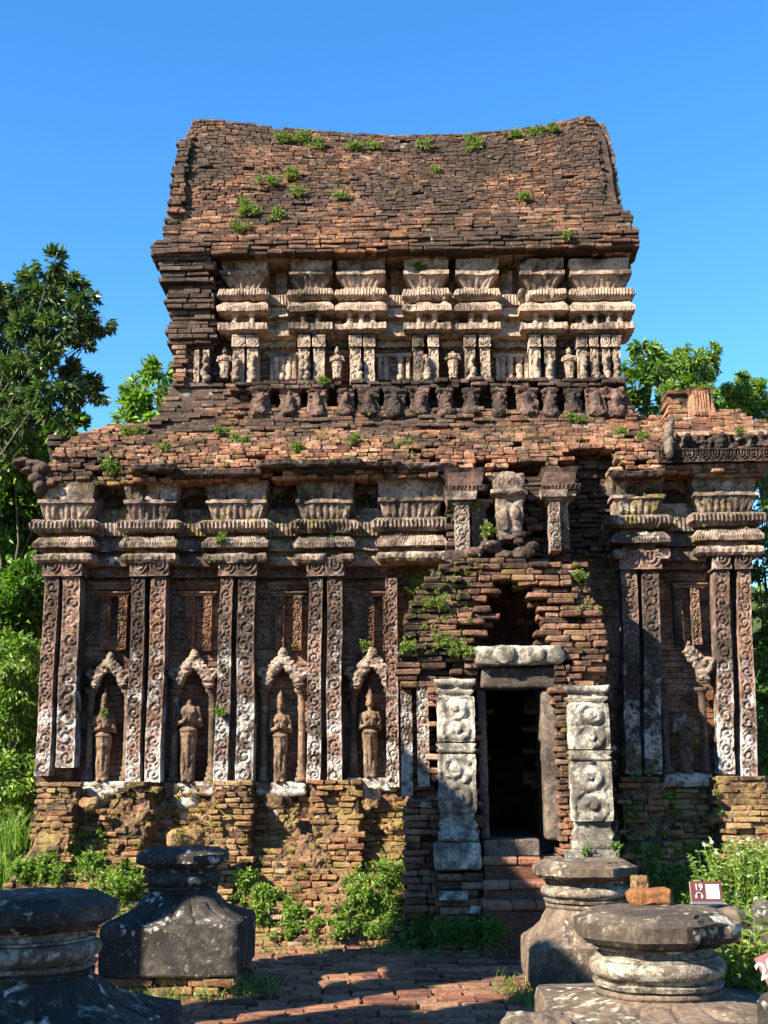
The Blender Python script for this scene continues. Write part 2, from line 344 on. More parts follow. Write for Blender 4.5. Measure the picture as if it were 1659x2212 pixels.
M['statue'] = stone('statue_brick', [(.24, .14, .09), (.34, .22, .14), (.42, .30, .19)], stain=.46, lich=.42, bump=.3, licol=(.55, .46, .34))
M['ped'] = stone('pedestal_sandstone', [(.08, .07, .06), (.16, .14, .115), (.26, .23, .18)], stain=.62, lich=.24, spot=.35, bump=.35, licol=(.68, .67, .58), crust=(.035, .032, .028), sscale=2.0)
M['pedr'] = stone('brown_sandstone', [(.16, .12, .085), (.27, .20, .14), (.38, .30, .22)], stain=.42, lich=.26, spot=.3, bump=.4, licol=(.72, .68, .54), crust=(.06, .05, .04), sscale=1.7)
M['pedlich'] = stone('lichened_sandstone', [(.16, .13, .10), (.30, .24, .18)], stain=.34, lich=.66, spot=.6, bump=.5, licol=(.70, .65, .50), crust=(.05, .042, .034), sscale=2.6)
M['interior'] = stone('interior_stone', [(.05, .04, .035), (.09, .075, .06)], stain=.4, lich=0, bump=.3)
M['frame'] = stone('door_frame_stone', [(.16, .13, .10), (.28, .22, .17), (.36, .30, .23)], stain=.45, lich=.25, bump=.35, crust=(.05, .04, .035))
M['paver'] = stone('path_brick', [(.16, .07, .045), (.34, .15, .085), (.44, .21, .12), (.46, .26, .16)], stain=.30, lich=.05, moss=.10, bump=.35, crust=(.10, .05, .035))
M['soil'] = stone('red_soil', [(.16, .08, .045), (.30, .16, .09), (.36, .20, .11)], stain=.1, lich=0, moss=.35, bump=.8)
M['laterite'] = stone('orange_laterite', [(.30, .12, .05), (.48, .21, .08), (.55, .28, .12)], stain=.1, lich=0, bump=1.0, speck=.2)
def leafmat(name, cols, tr=.35, rough=.45):
    k = NT(name); at = k.n('ShaderNodeAttribute', attribute_name='v'); n = len(cols); cols = [tuple(q * .70 for q in c_) for c_ in cols]
    c = k.ramp(at.outputs['Fac'], [(i / (n - 1), cc) for i, cc in enumerate(cols)]); k.l(c, k.b.inputs['Base Color']); k.b.inputs['Roughness'].default_value = rough
    k.b.inputs['Specular IOR Level'].default_value = .4
    t = k.n('ShaderNodeBsdfTranslucent'); c2 = k.mix(1, c, (1.1, 1.5, .4), 'MULTIPLY'); k.l(c2, t.inputs[0]); mx = k.n('ShaderNodeMixShader', i_0=tr)
    k.l(k.b.outputs[0], mx.inputs[1]); k.l(t.outputs[0], mx.inputs[2]); k.l(mx.outputs[0], k.t.nodes['Material Output'].inputs[0]); return k.m
M['leafdark'] = leafmat('dark_foliage', [(.022, .05, .018), (.06, .115, .032), (.13, .20, .06), (.30, .36, .17)], .22, .3)
M['leafmid'] = leafmat('green_foliage', [(.035, .08, .015), (.09, .19, .028), (.17, .29, .045), (.28, .39, .08)])
M['leafbright'] = leafmat('bright_foliage', [(.05, .11, .02), (.15, .26, .035), (.27, .40, .06), (.42, .53, .13)])
M['weed'] = leafmat('weed_leaves', [(.07, .12, .02), (.15, .24, .035), (.25, .34, .06), (.42, .42, .14)], .35)
M['dry'] = leafmat('dry_moss_leaves', [(.20, .16, .03), (.34, .28, .05), (.42, .38, .07)], .3)
def plain(name, col, rough=.7, metal=0):
    col = tuple(q * .62 for q in col)
    k = NT(name); k.b.inputs['Base Color'].default_value = (*col, 1); k.b.inputs['Roughness'].default_value = rough; k.b.inputs['Metallic'].default_value = metal
    tc = k.n('ShaderNodeTexCoord'); c = k.mix(1, col, k.ramp(k.noise(tc.outputs['Object'], 14, 6, .7), [(.2, .8), (.8, 1.12)]), 'MULTIPLY'); k.l(c, k.b.inputs['Base Color']); return k.m
M['bark'] = stone('bark', [(.10, .08, .06), (.22, .19, .15), (.34, .30, .25)], stain=.2, lich=.2, bump=.8)
M['signbrown'] = plain('brown_sign_paint', (.20, .055, .035), .5); M['signwhite'] = plain('white_sign_paint', (.78, .78, .78), .5); M['metal'] = plain('sign_metal', (.45, .45, .47), .4, .6)
M['petal'] = plain('white_petals', (.80, .76, .70), .6)
# ================================================================ the temple
T = empty('brick_temple', BO, -YAW)
tag(T, 'weathered red brick temple with boat-shaped roof, carved pilasters and dark doorway', 'temple')
itp = np.interp
YW, YP = 0.0, -0.33
def tz(tab, col=0):
    """tab = [(py, px, ly)] -> functions z->x, z->y"""
    pts = sorted([(B(px, py, ly)[1], B(px, py, ly)[0], ly) for py, px, ly in tab]); z = [p[0] for p in pts]
    return (lambda q: itp(q, z, [p[1] for p in pts])), (lambda q: itp(q, z, [p[2] for p in pts])), z[0], z[-1]
XL, XR = Bx(112, 1450, 0), Bx(1622, 1450, 0); DX0, DX1 = Bx(1052, 1650, -1.2), Bx(1176, 1650, -1.2)
ZL = Bz(925, .45); DH = Bz(1490, -1.3, 1110); SILL = Bz(1815, -1.3, 1110); XC = (XL + XR) / 2
# ---- solid core walls with the doorway left open into a dark room
mb = MB(); zb = Bz(1700, -.3)
for a, b_, c, d, e, f in ((XL, DX0 - .05, 0, .9, 0, ZL - .4), (DX1 + .05, XR, 0, .9, 0, ZL - .4), (DX0 - .06, DX1 + .06, 0.003, .9, DH + .12, ZL - .4), (XL, XL + .7, .9, 4.6, 0, ZL - .1), (XR - .7, XR, .9, 4.6, 0, ZL - .1), (XL, XR, 4.5, 5.2, 0, ZL - .1), (XL + .3, XR - .3, .8, 5.0, ZL - .45, ZL - .15)):
    n = 2; block(mb, a, b_, c, d, e, f, .3, ch=.02, jit=0)
mb.build('core_wall', M['wall'], T)
# ---- side and back walls in brick, corners closed
for nm, org, du, dn, x0, x1, z1 in (('side_wall', (XL - .02, 0, 0), (0, -1, 0), (1, 0, 0), -5.2, .12, Bz(935, 0)), ('side_wall', (XR + .02, 0, 0), (0, 1, 0), (-1, 0, 0), -.12, 5.2, Bz(935, 0)), ('rear_wall', (0, 5.22, 0), (-1, 0, 0), (0, -1, 0), -XR, -XL, Bz(935, 0))):
    mb = MB(); brickwall(mb, 0, z1, x0, x1, lambda x, z: -.12 * (z < zb) * (zb - z) / zb * 4 - .12 * (z > z1 - .9), h=.075, L=(.2, .4), org=org, du=du, dn=dn, backing=False); mb.build(nm, M['dark'], T)
# ---- plain bay wall
mb = MB()
brickwall(mb, zb - .05, Bz(1200, 0), XL, XR, -.02, h=.06, L=(.2, .4), rough=.002, pit=.02, miss=0, gap=.001, ch=.001, mask=lambda x, z: not (DX0 < x < DX1), backing=False, vfn=lambda x, z: .5)
mb.build('bay_wall', M['wall'], T)
# ---- pilaster strips: (bottom px x0,x1,y) (top px x0,x1)
strips = [(75, 106, 1676, 99, 128), (120, 160, 1658, 138, 174), (270, 301, 1690, 287, 315), (313, 346, 1690, 328, 361), (461, 492, 1690, 478, 504), (509, 547, 1694, 515, 551),
          (662, 692, 1690, 668, 696), (706, 737, 1692, 707, 739), (1351, 1384, 1672, 1342, 1376), (1394, 1430, 1672, 1387, 1423), (1554, 1588, 1672, 1543, 1574), (1603, 1638, 1690, 1592, 1619)]
for i, (a, b_, yb_, c, d) in enumerate(strips):
    yt = 1247 if i < 8 else 1232
    x0, z0 = B(a, yb_, YP); x1 = Bx(b_, yb_, YP); x2, z1 = B(c, yt, YP); x3 = Bx(d, yt, YP)
    mb = MB(); wdt = (x1 - x0)
    fx = lambda U, Tt: ((x0 + (x2 - x0) * Tt) + U * ((x1 - x0) + (x3 - x2 - x1 + x0) * Tt) + .006 * np.sin(Tt * 9 + i), z0 + (z1 - z0) * Tt + 0 * U)
    relief(mb, fx, YP, .027, scroll((z1 - z0) / wdt, i, .55), 17, int((z1 - z0) / .0095), back=.2, v=.45 + .15 * math.sin(i * 2.3))
    mb.disp(.006, 9, i); p = mb.build('pilaster', M['carve'], T, smooth=True)
    # curled capital block
    mb = MB(); zc0, zc1 = z1, Bz(1207 if i < 8 else 1192, YP, (c + d) / 2)
    relief(mb, lambda U, Tt: (x2 - .025 + U * (x3 - x2 + .05), zc0 + .004 + (zc1 - zc0) * Tt), YP - .03, .03, uscroll(1, i), 18, 18, back=.25, v=.5)
    mb.disp(.005, 9, i); mb.build('capital', M['carve'], p, smooth=True)
# backing slab behind each pair, groove between them stays deep
pairs = [(0, 1), (2, 3), (4, 5), (6, 7), (8, 9), (10, 11)]
for a, b_ in pairs:
    A, C_ = strips[a], strips[b_]; x0, z0 = B(A[0] + 4, A[2], -.1); x1 = Bx(C_[1] - 3, C_[2], -.1); x2, z1 = B(A[3] + 3, 1207, -.1); x3 = Bx(C_[4] - 3, 1207, -.1)
    mb = MB(); rectloft(mb, x0, x1, -.14, .05, [(z0 - .1, 0, 0, 1), (z0 + 1, .004, 0, 1), (z1, 0, 0, 1)], x0t=x0 + (x2 - x0), x1t=x3, step=.06); mb.build('pilaster_backing', M['wall'], T)
# door-side carved half pilasters left of the porch
for (a, b_, yb_, c, d, yt, ly) in ((868, 892, 1720, 868, 892, 1478, -1.34), (903, 928, 1700, 904, 927, 1478, -1.38), (836, 862, 1700, 840, 862, 1250, -.26)):
    x0, z0 = B(a, yb_, ly); x1 = Bx(b_, yb_, ly); z1 = B(c, yt, ly)[1]; mb = MB()
    relief(mb, lambda U, Tt: (x0 + U * (x1 - x0) + 0 * Tt, z0 + (z1 - z0) * Tt + 0 * U), ly, .03, scroll((z1 - z0) / (x1 - x0), a, .6), 14, int((z1 - z0) / .011), back=.3, v=.5); mb.disp(.006, 9, a); mb.build('pilaster', M['carve'], T, smooth=True)
# ---- entablature: a stack of mouldings breaking forward over every pair
def entab(x0, x1, y0, Z, name, mat, k=1.0, big=True, wear=.09, seed=0, blocks=3, yb=.12):
    """Z = z levels: abacus0, abacus1, neck, slope1, thin, leaf1, petal1, fil1, block1"""
    a0, a1, nk, s1, th, l1, p1, f1, b1 = Z; mb = MB(); e = .0015
    rectloft(mb, x0, x1, y0, yb, [(a0 - .004, .0, 0, 1), (a0, .075 * k, 0, 1), (a0 + .3 * (a1 - a0), .10 * k, .008, .07), (a0 + .7 * (a1 - a0), .10 * k, .012, .07), (a1, .09 * k, 0, 1), (a1 + e, -.05 * k, 0, 1), (nk - e, -.05 * k, 0, 1),
        (nk, .115 * k, 0, 1), (nk + .4 * (s1 - nk), .12 * k, .012, .03), (s1, .055 * k, .008, .03), (s1 + e, -.03 * k, 0, 1), (th, -.03 * k, 0, 1), (th + e, .09 * k, 0, 1), (th + .3 * (l1 - th), .135 * k, .03, .045), (th + .75 * (l1 - th), .14 * k, .035, .045), (l1, .10 * k, .01, .045),
        (l1 + e, -.02 * k, 0, 1), (l1 + .3 * (p1 - l1), .0, .025, .07), (p1 - e, .045 * k, .02, .07), (p1, .09 * k, 0, 1), (f1, .085 * k, 0, 1)], step=.0095, seed=seed, wear=wear)
    mb.disp(.016 * k, 10, seed)
    o = mb.build(name, mat, T)
    # flaring blocks above
    mb = MB(); n = blocks; wd = (x1 - x0 + .14 * k) / n
    for i in range(n):
        a = x0 - .07 * k + i * wd + random.uniform(.01, .022); b_ = a + wd - random.uniform(.026, .042)
        rectloft(mb, a, b_, y0, yb, [(f1 + .002, .005 * k, 0, 1), (f1 + .4 * (b1 - f1), .03 * k, 0, 1), (b1 - .006, .05 * k, .006, .05), (b1, .045 * k, 0, 1)], step=.015, v=.2 + .6 * random.random(), seed=seed + i, wear=wear * 1.8)
    mb.disp(.016 * k, 9, seed + 5); mb.build('frieze_block', mat, o)
    return o
def Zlow(px, s=0): return [Bz(y + s, YP - .1, px) for y in (1214, 1195, 1182, 1158, 1150, 1122, 1085, 1077, 1036)]
low = [(97, 190, 0), (283, 368, 0), (460, 562, 0), (655, 748, 0), (832, 946, -4), (1336, 1424, -10), (1515, 1625, -16)]
for i, (a, b_, s) in enumerate(low):
    entab(Bx(a, 1150, YP), Bx(b_, 1150, YP), YP - .015, Zlow((a + b_) / 2, s), 'cornice_block', M['corn'], k=.82, seed=i, wear=(.07, .14, .09, .17, .12, .2, .07)[i])
for i, (a, b_, s) in enumerate([(188, 284, 0), (366, 461, 0), (560, 656, 0), (746, 833, -2), (1422, 1516, -12)]):
    Z = Zlow((a + b_) / 2, s); Z = [z - .012 for z in Z]
    mb = MB(); x0, x1 = Bx(a, 1150, YP), Bx(b_, 1150, YP); e = .002; y0 = -.19
    rectloft(mb, x0, x1, y0, .1, [(Z[0], .05, 0, 1), (Z[1], .06, .01, .07), (Z[1] + e, -.02, 0, 1), (Z[2], -.02, 0, 1), (Z[2] + e, .07, .01, .03), (Z[3], .03, .01, .03), (Z[4], .0, 0, 1), (Z[4] + e, .06, .03, .045), (Z[5], .07, .02, .045), (Z[5] + e, -.05, 0, 1), (Z[6], -.05, 0, 1)], step=.011, seed=40 + i, wear=.05)
    mb.disp(.014, 8, i + 50); mb.build('cornice_recess', M['corn'], T)
    # little curved niche vault in the gap
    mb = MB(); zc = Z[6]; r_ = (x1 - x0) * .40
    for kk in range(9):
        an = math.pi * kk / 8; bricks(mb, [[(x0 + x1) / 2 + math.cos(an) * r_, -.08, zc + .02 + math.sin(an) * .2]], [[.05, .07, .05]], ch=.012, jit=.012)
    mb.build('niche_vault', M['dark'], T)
# scroll frieze between capitals
for a, b_, y0_, y1_ in ((176, 286, 1249, 1211), (362, 477, 1249, 1211), (552, 667, 1250, 1212), (740, 838, 1250, 1212), (1424, 1542, 1232, 1196)):
    mb = MB(); ly = -.10; x0, z0 = B(a, y0_, ly); x1, z1 = B(b_, y1_, ly)
    relief(mb, lambda U, Tt: (x0 + U * (x1 - x0) + 0 * Tt, z0 + (z1 - z0) * Tt + 0 * U), ly, .03, uscroll(4, a), 60, 18, back=.15, v=.4); mb.disp(.006, 9, a); mb.build('scroll_frieze', M['carve'], T, smooth=True)
# ---- clay for statue, pediment, colonnette
def statue_mesh(head=True, seed=0):
    m = MB(); h = 1.0                                              # figure about 1 m tall, feet at 0
    def cap(p, q, r0, r1, n=9, sy=1.0):
        for i in range(n):
            t = i / (n - 1); ball(m, [p[j] + (q[j] - p[j]) * t for j in range(3)], (r0 + (r1 - r0) * t, (r0 + (r1 - r0) * t) * sy, (r0 + (r1 - r0) * t)))
    rings = []
    for z, rx, ry in ((0.0, .075, .06), (.03, .085, .06), (.10, .078, .055), (.25, .088, .058), (.38, .100, .064), (.44, .105, .068), (.475, .092, .06), (.50, .078, .052), (.56, .088, .055), (.62, .100, .06), (.655, .095, .055), (.675, .05, .04)): rings.append(circ(0, 0, z, rx, 20, ry))
    loft(m, rings); ball(m, (0, -.05, .30), (.028, .03, .2)); ball(m, (0, -.045, .455), (.10, .035, .02))
    for s in (-1, 1):
        ball(m, (s * .045, -.012, .18), (.042, .05, .19)); cap((s * .105, .0, .635), (s * .135, -.01, .50), .030, .026); cap((s * .135, -.01, .50), (s * .028, -.085, .545), .025, .019); ball(m, (s * .02, -.095, .56), (.022, .018, .028)); ball(m, (s * .035, -.055, .012), (.03, .055, .018))
        ball(m, (s * .05, -.045, .61), (.035, .02, .03))
    if head:
        ball(m, (0, -.003, .70), (.032, .03, .05)); ball(m, (0, -.012, .762), (.047, .050, .062)); ball(m, (0, -.063, .757), (.008, .012, .02)); ball(m, (0, -.054, .735), (.018, .010, .006))
        for s in (-1, 1): ball(m, (s * .048, .005, .75), (.009, .014, .028)); ball(m, (s * .018, -.055, .772), (.012, .008, .006))
        for k_, (z, r) in enumerate(((.812, .052), (.84, .044), (.868, .035), (.895, .025), (.92, .014))): ball(m, (0, 0, z), (r, r, .022))
    else: ball(m, (0, 0, .69), (.04, .035, .04)); ball(m, (.05, .0, .63), (.05, .045, .03))
    return remesh(m, .0075, 'statue', 1, .011, 17, seed)
ST = [statue_mesh(True, 1), statue_mesh(False, 2), statue_mesh(True, 3)]
ME_ST = [s.mesh('statue', True) for s in ST]
def ped_mesh(seed, broken=False):
    m = MB(); rg = random.Random(seed)
    def cv(pts, r, n=16, j=.006):
        pts = [np.array(p) for p in pts]
        for i in range(n):
            t = i / (n - 1) * (len(pts) - 1); k_ = min(int(t), len(pts) - 2); p = pts[k_] + (pts[k_ + 1] - pts[k_]) * (t - k_)
            ball(m, (p[0] + rg.uniform(-j, j), -.03 + rg.uniform(-.02, .01), p[1] + rg.uniform(-j, j)), (r * rg.uniform(.85, 1.15), .06, r * rg.uniform(.85, 1.15)))
    for s in (-1, 1):
        if broken and s < 0: continue
        cv([(s * .13, 0), (s * .10, .10), (s * .04, .19), (0, .27)], .028, 14)                    # ogee opening edge
        cv([(s * .17, .02), (s * .15, .10), (s * .09, .18), (s * .03, .28)], .045, 18, .012)
        cv([(s * .14, .05), (s * .19, .07), (s * .24, .12), (s * .245, .17), (s * .20, .18)], .03, 14)   # curled end
        for k_ in range(5): ball(m, (s * (.17 - .035 * k_), -.05, .17 + .045 * k_), (.022, .03, .03))
        ball(m, (s * .165, -.02, -.02), (.065, .09, .03)); ball(m, (s * .165, -.02, -.055), (.045, .07, .015))
    if not broken:
        cv([(0, .26), (0, .33), (0, .40)], .04, 8, .01); ball(m, (-.05, -.03, .30), (.03, .04, .04)); ball(m, (.05, -.03, .30), (.03, .04, .04)); ball(m, (0, -.03, .415), (.028, .035, .04)); ball(m, (0, -.06, .25), (.03, .03, .05))
    return remesh(m, .0095, 'pediment', 0, .018, 24, seed)
ME_PD = [ped_mesh(1).mesh('p', True), ped_mesh(2).mesh('p', True), ped_mesh(3).mesh('p', True), ped_mesh(4, True).mesh('p', True)]
def colonnette(h, seed):
    m = MB(); P_ = [(0, .055), (.05, .055), (.06, .036), (.09, .05), (.12, .036), (.15, .042), (.17, .028), (.22, .034), (.25, .030), (.45, .031), (.75, .029), (.80, .036), (.83, .028), (.88, .034), (.91, .03), (.95, .045), (.965, .062), (1, .064)]
    loft(m, [circ(0, 0, t * h, r * 1.22, 14) for t, r in P_]); m.disp(.005, 12, seed); return m.mesh('c', True)
def frame_part(c, y0p, y1p, wr):
    """blind false door slit with two carved posts, above the niche"""
    mb = MB(); ly = -.10
    for sx in (-1, 1):
        x0, z0 = B(c + 12 + sx * 19 - 9, y0p, ly); x1 = Bx(c + 12 + sx * 19 + 9, y0p, ly); z1 = Bz(y1p, ly, c)
        relief(mb, lambda U, Tt: (x0 + U * (x1 - x0) + 0 * Tt, z0 + (z1 - z0) * Tt + 0 * U), ly, .03, scroll((z1 - z0) / (x1 - x0), c + sx, wr), 12, int((z1 - z0) / .012), back=.12, v=.5)
    x0, x1 = Bx(c - 20, 1280, -.12), Bx(c + 46, 1280, -.12); z = Bz(y1p, -.12, c)
    rectloft(mb, x0, x1, -.12, .02, [(z, 0, 0, 1), (z + .03, .01, 0, 1), (z + .035, .03, 0, 1), (z + .05, .03, 0, 1)], step=.03, wear=.02); rectloft(mb, x0 - .06, x1 + .03, -.06, .02, [(z + .08, 0, 0, 1), (z + .125, .01, 0, 1), (z + .13, .02, 0, 1), (z + .16, .02, 0, 1)], step=.03, wear=.02)
    mb.disp(.006, 9, c); return mb.build('blind_window', M['wall'], T, smooth=False)
niches = [(232, 1412, 1486, 1688, 0, 0), (416, 1405, 1508, 1690, 1, 1), (611, 1402, 1485, 1690, 2, 0), (806, 1400, 1480, 1680, 1, 2)]
for i, (c, yt, yh, yb_, pv, sv) in enumerate(niches):
    frame_part(c, 1405, 1288, .4)
    ly = -.11; x, z0 = B(c, yb_, ly); z1 = Bz(1478, ly, c)
    mb = MB(); base_h = .16
    for dx, wd, sc_ in ((-.19, .08, 1), (0, .09, 1), (.17, .08, 1)):
        rectloft(mb, x + dx - wd, x + dx + wd - .006, ly - .10, -.02, [(z0 - .14, -.01, 0, 1), (z0 - .10, .015, 0, 1), (z0 - .07, -.005, 0, 1), (z0 - .03, .015, 0, 1), (z0, .0, 0, 1)], step=.02, wear=.06, seed=i + 3); 
    ball(mb, (x - .05, ly - .02, z0 - .2), (.15, .11, .1)); ball(mb, (x - .07, ly - .02, z0 - .33), (.08, .09, .1))
    n_ = remesh(mb, .014, 'n', 1, .02, 12, i).build('niche', M['carve'], T, smooth=True)
    def child(name, me, mat, xx, yy, zz, sc_, sx=1, rz=0):
        if not me.materials: me.materials.append(M[mat])
        o = bpy.data.objects.new(name, me); COL.objects.link(o); o.parent = n_; o.location = (xx, yy, zz); o.scale = (sc_ * sx, sc_, sc_); o.rotation_euler.z = rz; return o
    zt = Bz(yh, ly, c); hs = (zt - z0) / .94 if sv != 1 else (zt - z0) / .74
    child('statue', ME_ST[sv], 'statue', x - .05 + (.02 if i in (2, 3) else 0), ly - .04, z0, hs, .80 if i else .84, .12)
    pd = child('pediment', ME_PD[pv], 'corn', x, ly - .06, z1, .95 * (Bz(yt, ly, c) - z1) / .42, 1.26, 0)
    cm = colonnette(z1 - z0 - .05, i)
    for dx in (-.20, .195): child('colonnette', cm, 'statue', x + dx, ly - .02, z0, 1)
# right bay: broken niche
frame_part(1476, 1392, 1270, .4)
x, z0 = B(1483, 1670, -.16); z1 = Bz(1465, -.16, 1490); mb = MB(); rectloft(mb, x - .24, x + .24, -.24, -.02, [(z0 - .14, 0, 0, 1), (z0 - .08, .02, 0, 1), (z0 - .05, 0, 0, 1), (z0, .01, 0, 1)], step=.02, wear=.08)
n_ = remesh(mb, .014, 'n', 1, .02, 12, 9).build('niche', M['carve'], T, smooth=True)
def child(name, me, mat, xx, yy, zz, sc_, sx=1, rz=0):
    if not me.materials: me.materials.append(M[mat])
    o = bpy.data.objects.new(name, me); COL.objects.link(o); o.parent = n_; o.location = (xx, yy, zz); o.scale = (sc_ * sx, sc_, sc_); o.rotation_euler.z = rz; return o
child('statue', ME_ST[1], 'dark', x, -.2, z0, .85); child('pediment', ME_PD[3], 'corn', x + .04, -.25, z1, 1.0, 1.1); child('colonnette', colonnette(z1 - z0 - .1, 9), 'dark', x + .2, -.2, z0, 1); child('colonnette', colonnette(z1 - z0 - .3, 8), 'dark', x - .2, -.2, z0, 1)
# ---- ragged sloping brick base
bx0, by0, bz0, bz1 = tz([(2010, -30, -1.15), (1870, 2, -.98), (1800, 45, -.80), (1745, 66, -.55), (1692, 74, -.42)])
bzs = [B(300, q, l) for q, l in ((2010, -1.15), (1870, -.98), (1800, -.80), (1745, -.55), (1692, -.42))]
gy = lambda z: itp(z, [0, .35, .75, 1.02, 1.3, 1.6], [-1.18, -1.02, -.80, -.58, -.48, -.44])
piers = [(Bx(78, 1700, -.5), Bx(160, 1700, -.5)), (Bx(265, 1700, -.5), Bx(325, 1700, -.5)), (Bx(455, 1700, -.5), Bx(540, 1700, -.5)), (Bx(680, 1700, -.5), Bx(775, 1700, -.5)), (Bx(1345, 1700, -.5), Bx(1440, 1700, -.5)), (Bx(1545, 1700, -.5), Bx(1660, 1700, -.5))]
ztopb = Bz(1692, -.42, 500)
def basey(x, z):
    y = gy(z) + .02; f = min(1, max(0, (z - .55) / .35)); inp = any(a < x < b_ for a, b_ in piers)
    n = n1(x, 0, z, 1.7, 4); rec = (.30 if not inp else -.02) * f
    return min(y + rec + .09 * n + .05 * n1(x, 1, z, 4.2, 9), -.06)
mb = MB(); BXL = lambda z: bx0(z); xpor = Bx(872, 1800, -1.1); xr_ = Bx(1330, 1800, -1.0)
brickwall(mb, -.05, ztopb + .03, BXL, xpor + .25, basey, dep=.2, h=.056, L=(.09, .19), rough=.035, miss=.04, pit=.14, psc=2.2, vfn=lambda x, z: .45 + .15 * n1(x, 0, z, 2, 3), ch=.014)
mb.disp(.016, 14, 5, 2); mb.build('base_brickwork', M['base'], T)
mb = MB()
brickwall(mb, -.05, ztopb + .03, xr_ - .4, lambda z: XR + .12 + itp(z, [0, ztopb], [.55, .02]), basey, dep=.2, h=.056, rough=.03, miss=.03, pit=.08, vfn=lambda x, z: .45)
mb.disp(.016, 14, 5, 2); mb.build('base_brickwork', M['base'], T)
# crumbled earth and moss filling between the bricks
for a_, b__, nn_ in ((None, xpor + .2, 330), (xr_ - .3, XR + .3, 150)):
    def ef(u, w_):
        z = -.06 + w_ * (ztopb + .02); x0_ = np.array([bx0(q) for q in z]) if a_ is None else np.full(len(z), a_); x = x0_ + u * (b__ - x0_); y = np.array([basey(p, q) for p, q in zip(x, z)])
        P = np.stack([x, y * 0, z], 1); n = fbm(P, 2.6, 77, 3); n2 = fbm(P, 13, 5, 3); n3 = fbm(P, 38, 6, 2); edge = np.minimum(1, np.minimum(u, 1 - u) * 30 + .0)
        return np.stack([x + .02 * n2, y + .085 - .14 * np.clip(n + .08, 0, 1) * edge - .045 * n2 - .02 * n3, z + .02 * n3], 1)
    mb = MB(); grid(mb, ef, nn_, 110, .6); mb.build('eroded_earth', M['earth'], T)
# fallen lumps on the base slope
for px, py, ly, s in ((195, 1738, -.52, .09), (600, 1730, -.48, .10), (800, 1735, -.5, .07), (860, 1780, -.75, .07)):
    x, z = B(px, py, ly); mb = MB(); block(mb, x - s, x + s, ly - s * .7, ly + s, z - s * .7, z + s * .7, random.random(), ch=.03, jit=.02, ang=.4)
    remesh(mb, .016, 'n', 1, .045, 9, px).build('base_rubble', M['base'], T)
# ---- brick ledge above the cornice
lt = [(1036, 95, YP - .22), (1000, 95, YP - .20), (980, 110, -.42), (955, 128, -.15), (938, 158, .12), (925, 190, .42), (912, 235, .66)]
_, _, lz0, lz1 = tz(lt); lzs = [Bz(q, l, 600) for q, _, l in lt]; lly = lambda z: itp(z, lzs, [l for _, _, l in lt]); lxs = [B(p, q, l)[0] for q, p, l in lt]
hx0, hx1 = Bx(1232, 1030, -.5), Bx(1330, 1030, -.5)
def ledgemask(x, z):
    if hx0 < x < hx1 and z < lzs[2] + .02 * math.sin(x * 20): return False
    if Bx(970, 1020, -.5) < x < hx1 and z < lzs[1] - .05 and random.random() < .7: return False
    return True
mb = MB()
def ly2(x, z):
    y = lly(z) + .05 * n1(x, 0, z, 1.5, 21)
    if x < Bx(285, 1020, -.5) and z < lzs[2]: y += .10
    return y
brickwall(mb, lzs[0] + .005, lzs[-1] + .02, lambda z: itp(z, lzs, lxs), lambda z: XR + .22 - itp(z, lzs, [0, 0, .05, .15, .25, .3, .4]), ly2, dep=.3, h=.052, L=(.09, .18), ch=.013, rough=.022, miss=.03, pit=.07, mask=ledgemask, vfn=lambda x, z: .5, seed=3)
mb.disp(.014, 14, 5, 2); mb.build('brick_ledge', M['ledge'], T)
mb = MB()                                                          # fill behind the ledge, terrace on top
rectloft(mb, XL + .02, XR - .02, -.04, 5.1, [(lzs[0] - .25, 0, 0, 1), (lzs[1] - .05, 0, 0, 1), (lzs[2] - .1, -.10, 0, 1), (lzs[-1] - .14, -.6, 0, 1), (lzs[-1] - .1, -.75, 0, 1)], step=.08, v=.2); mb.disp(.02, 3); mb.build('terrace_fill', M['dark'], T)
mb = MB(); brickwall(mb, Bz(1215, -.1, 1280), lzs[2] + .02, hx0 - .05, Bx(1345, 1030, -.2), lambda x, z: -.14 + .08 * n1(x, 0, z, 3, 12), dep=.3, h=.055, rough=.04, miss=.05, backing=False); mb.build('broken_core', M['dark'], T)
# overhanging carved slab course over the middle bays
for a, b_, y0p, y1p, pr in ((288, 372, 1018, 1003, .34), (372, 560, 1030, 1012, .26), (556, 775, 1008, 990, .34), (775, 860, 1010, 996, .28), (860, 968, 1012, 1000, .24), (640, 760, 1022, 1010, .26), (1330, 1430, 1030, 1016, .22)):
    ly = YP - pr; x0, z0 = B(a, y0p, ly); x1, z1 = B(b_, y1p, ly); z1 = z0 + max(.06, z1 - z0)
    mb = MB(); rectloft(mb, x0, x1, ly, -.1, [(z0, 0, 0, 1), (z0 + .02, .02, 0, 1), (z1 - .01, .03, .012, .09), (z1, .02, 0, 1)], step=.015, wear=.10, seed=a, v=random.random())
    mb.disp(.016, 6, 8); mb.build('overhanging_slab', M['row'], T)
mb = MB(); ly = YP - .26; x0, z0 = B(1422, 1000, ly); x1, z1 = B(1668, 968, ly)
relief(mb, lambda U, Tt: (x0 + U * (x1 - x0) + 0 * Tt, z0 + (z1 - z0) * Tt + 0 * U), ly, .035, uscroll(9, 7), 150, 22, back=.5, v=.3); mb.disp(.008, 8); mb.build('carved_course', M['row'], T, smooth=True)
mb = MB(); x1b, _ = B(1664, 1016, YP - .2); rectloft(mb, Bx(1500, 1016, YP - .1), x1b - .03, YP - .14, .1, [(Bz(1030, YP - .1, 1600), 0, 0, 1), (Bz(1018, YP - .1, 1600), .03, 0, 1), (Bz(1004, YP - .1, 1600), .06, 0, 1)], step=.02, wear=.04); mb.disp(.008, 8); mb.build('carved_course', M['corn'], T)
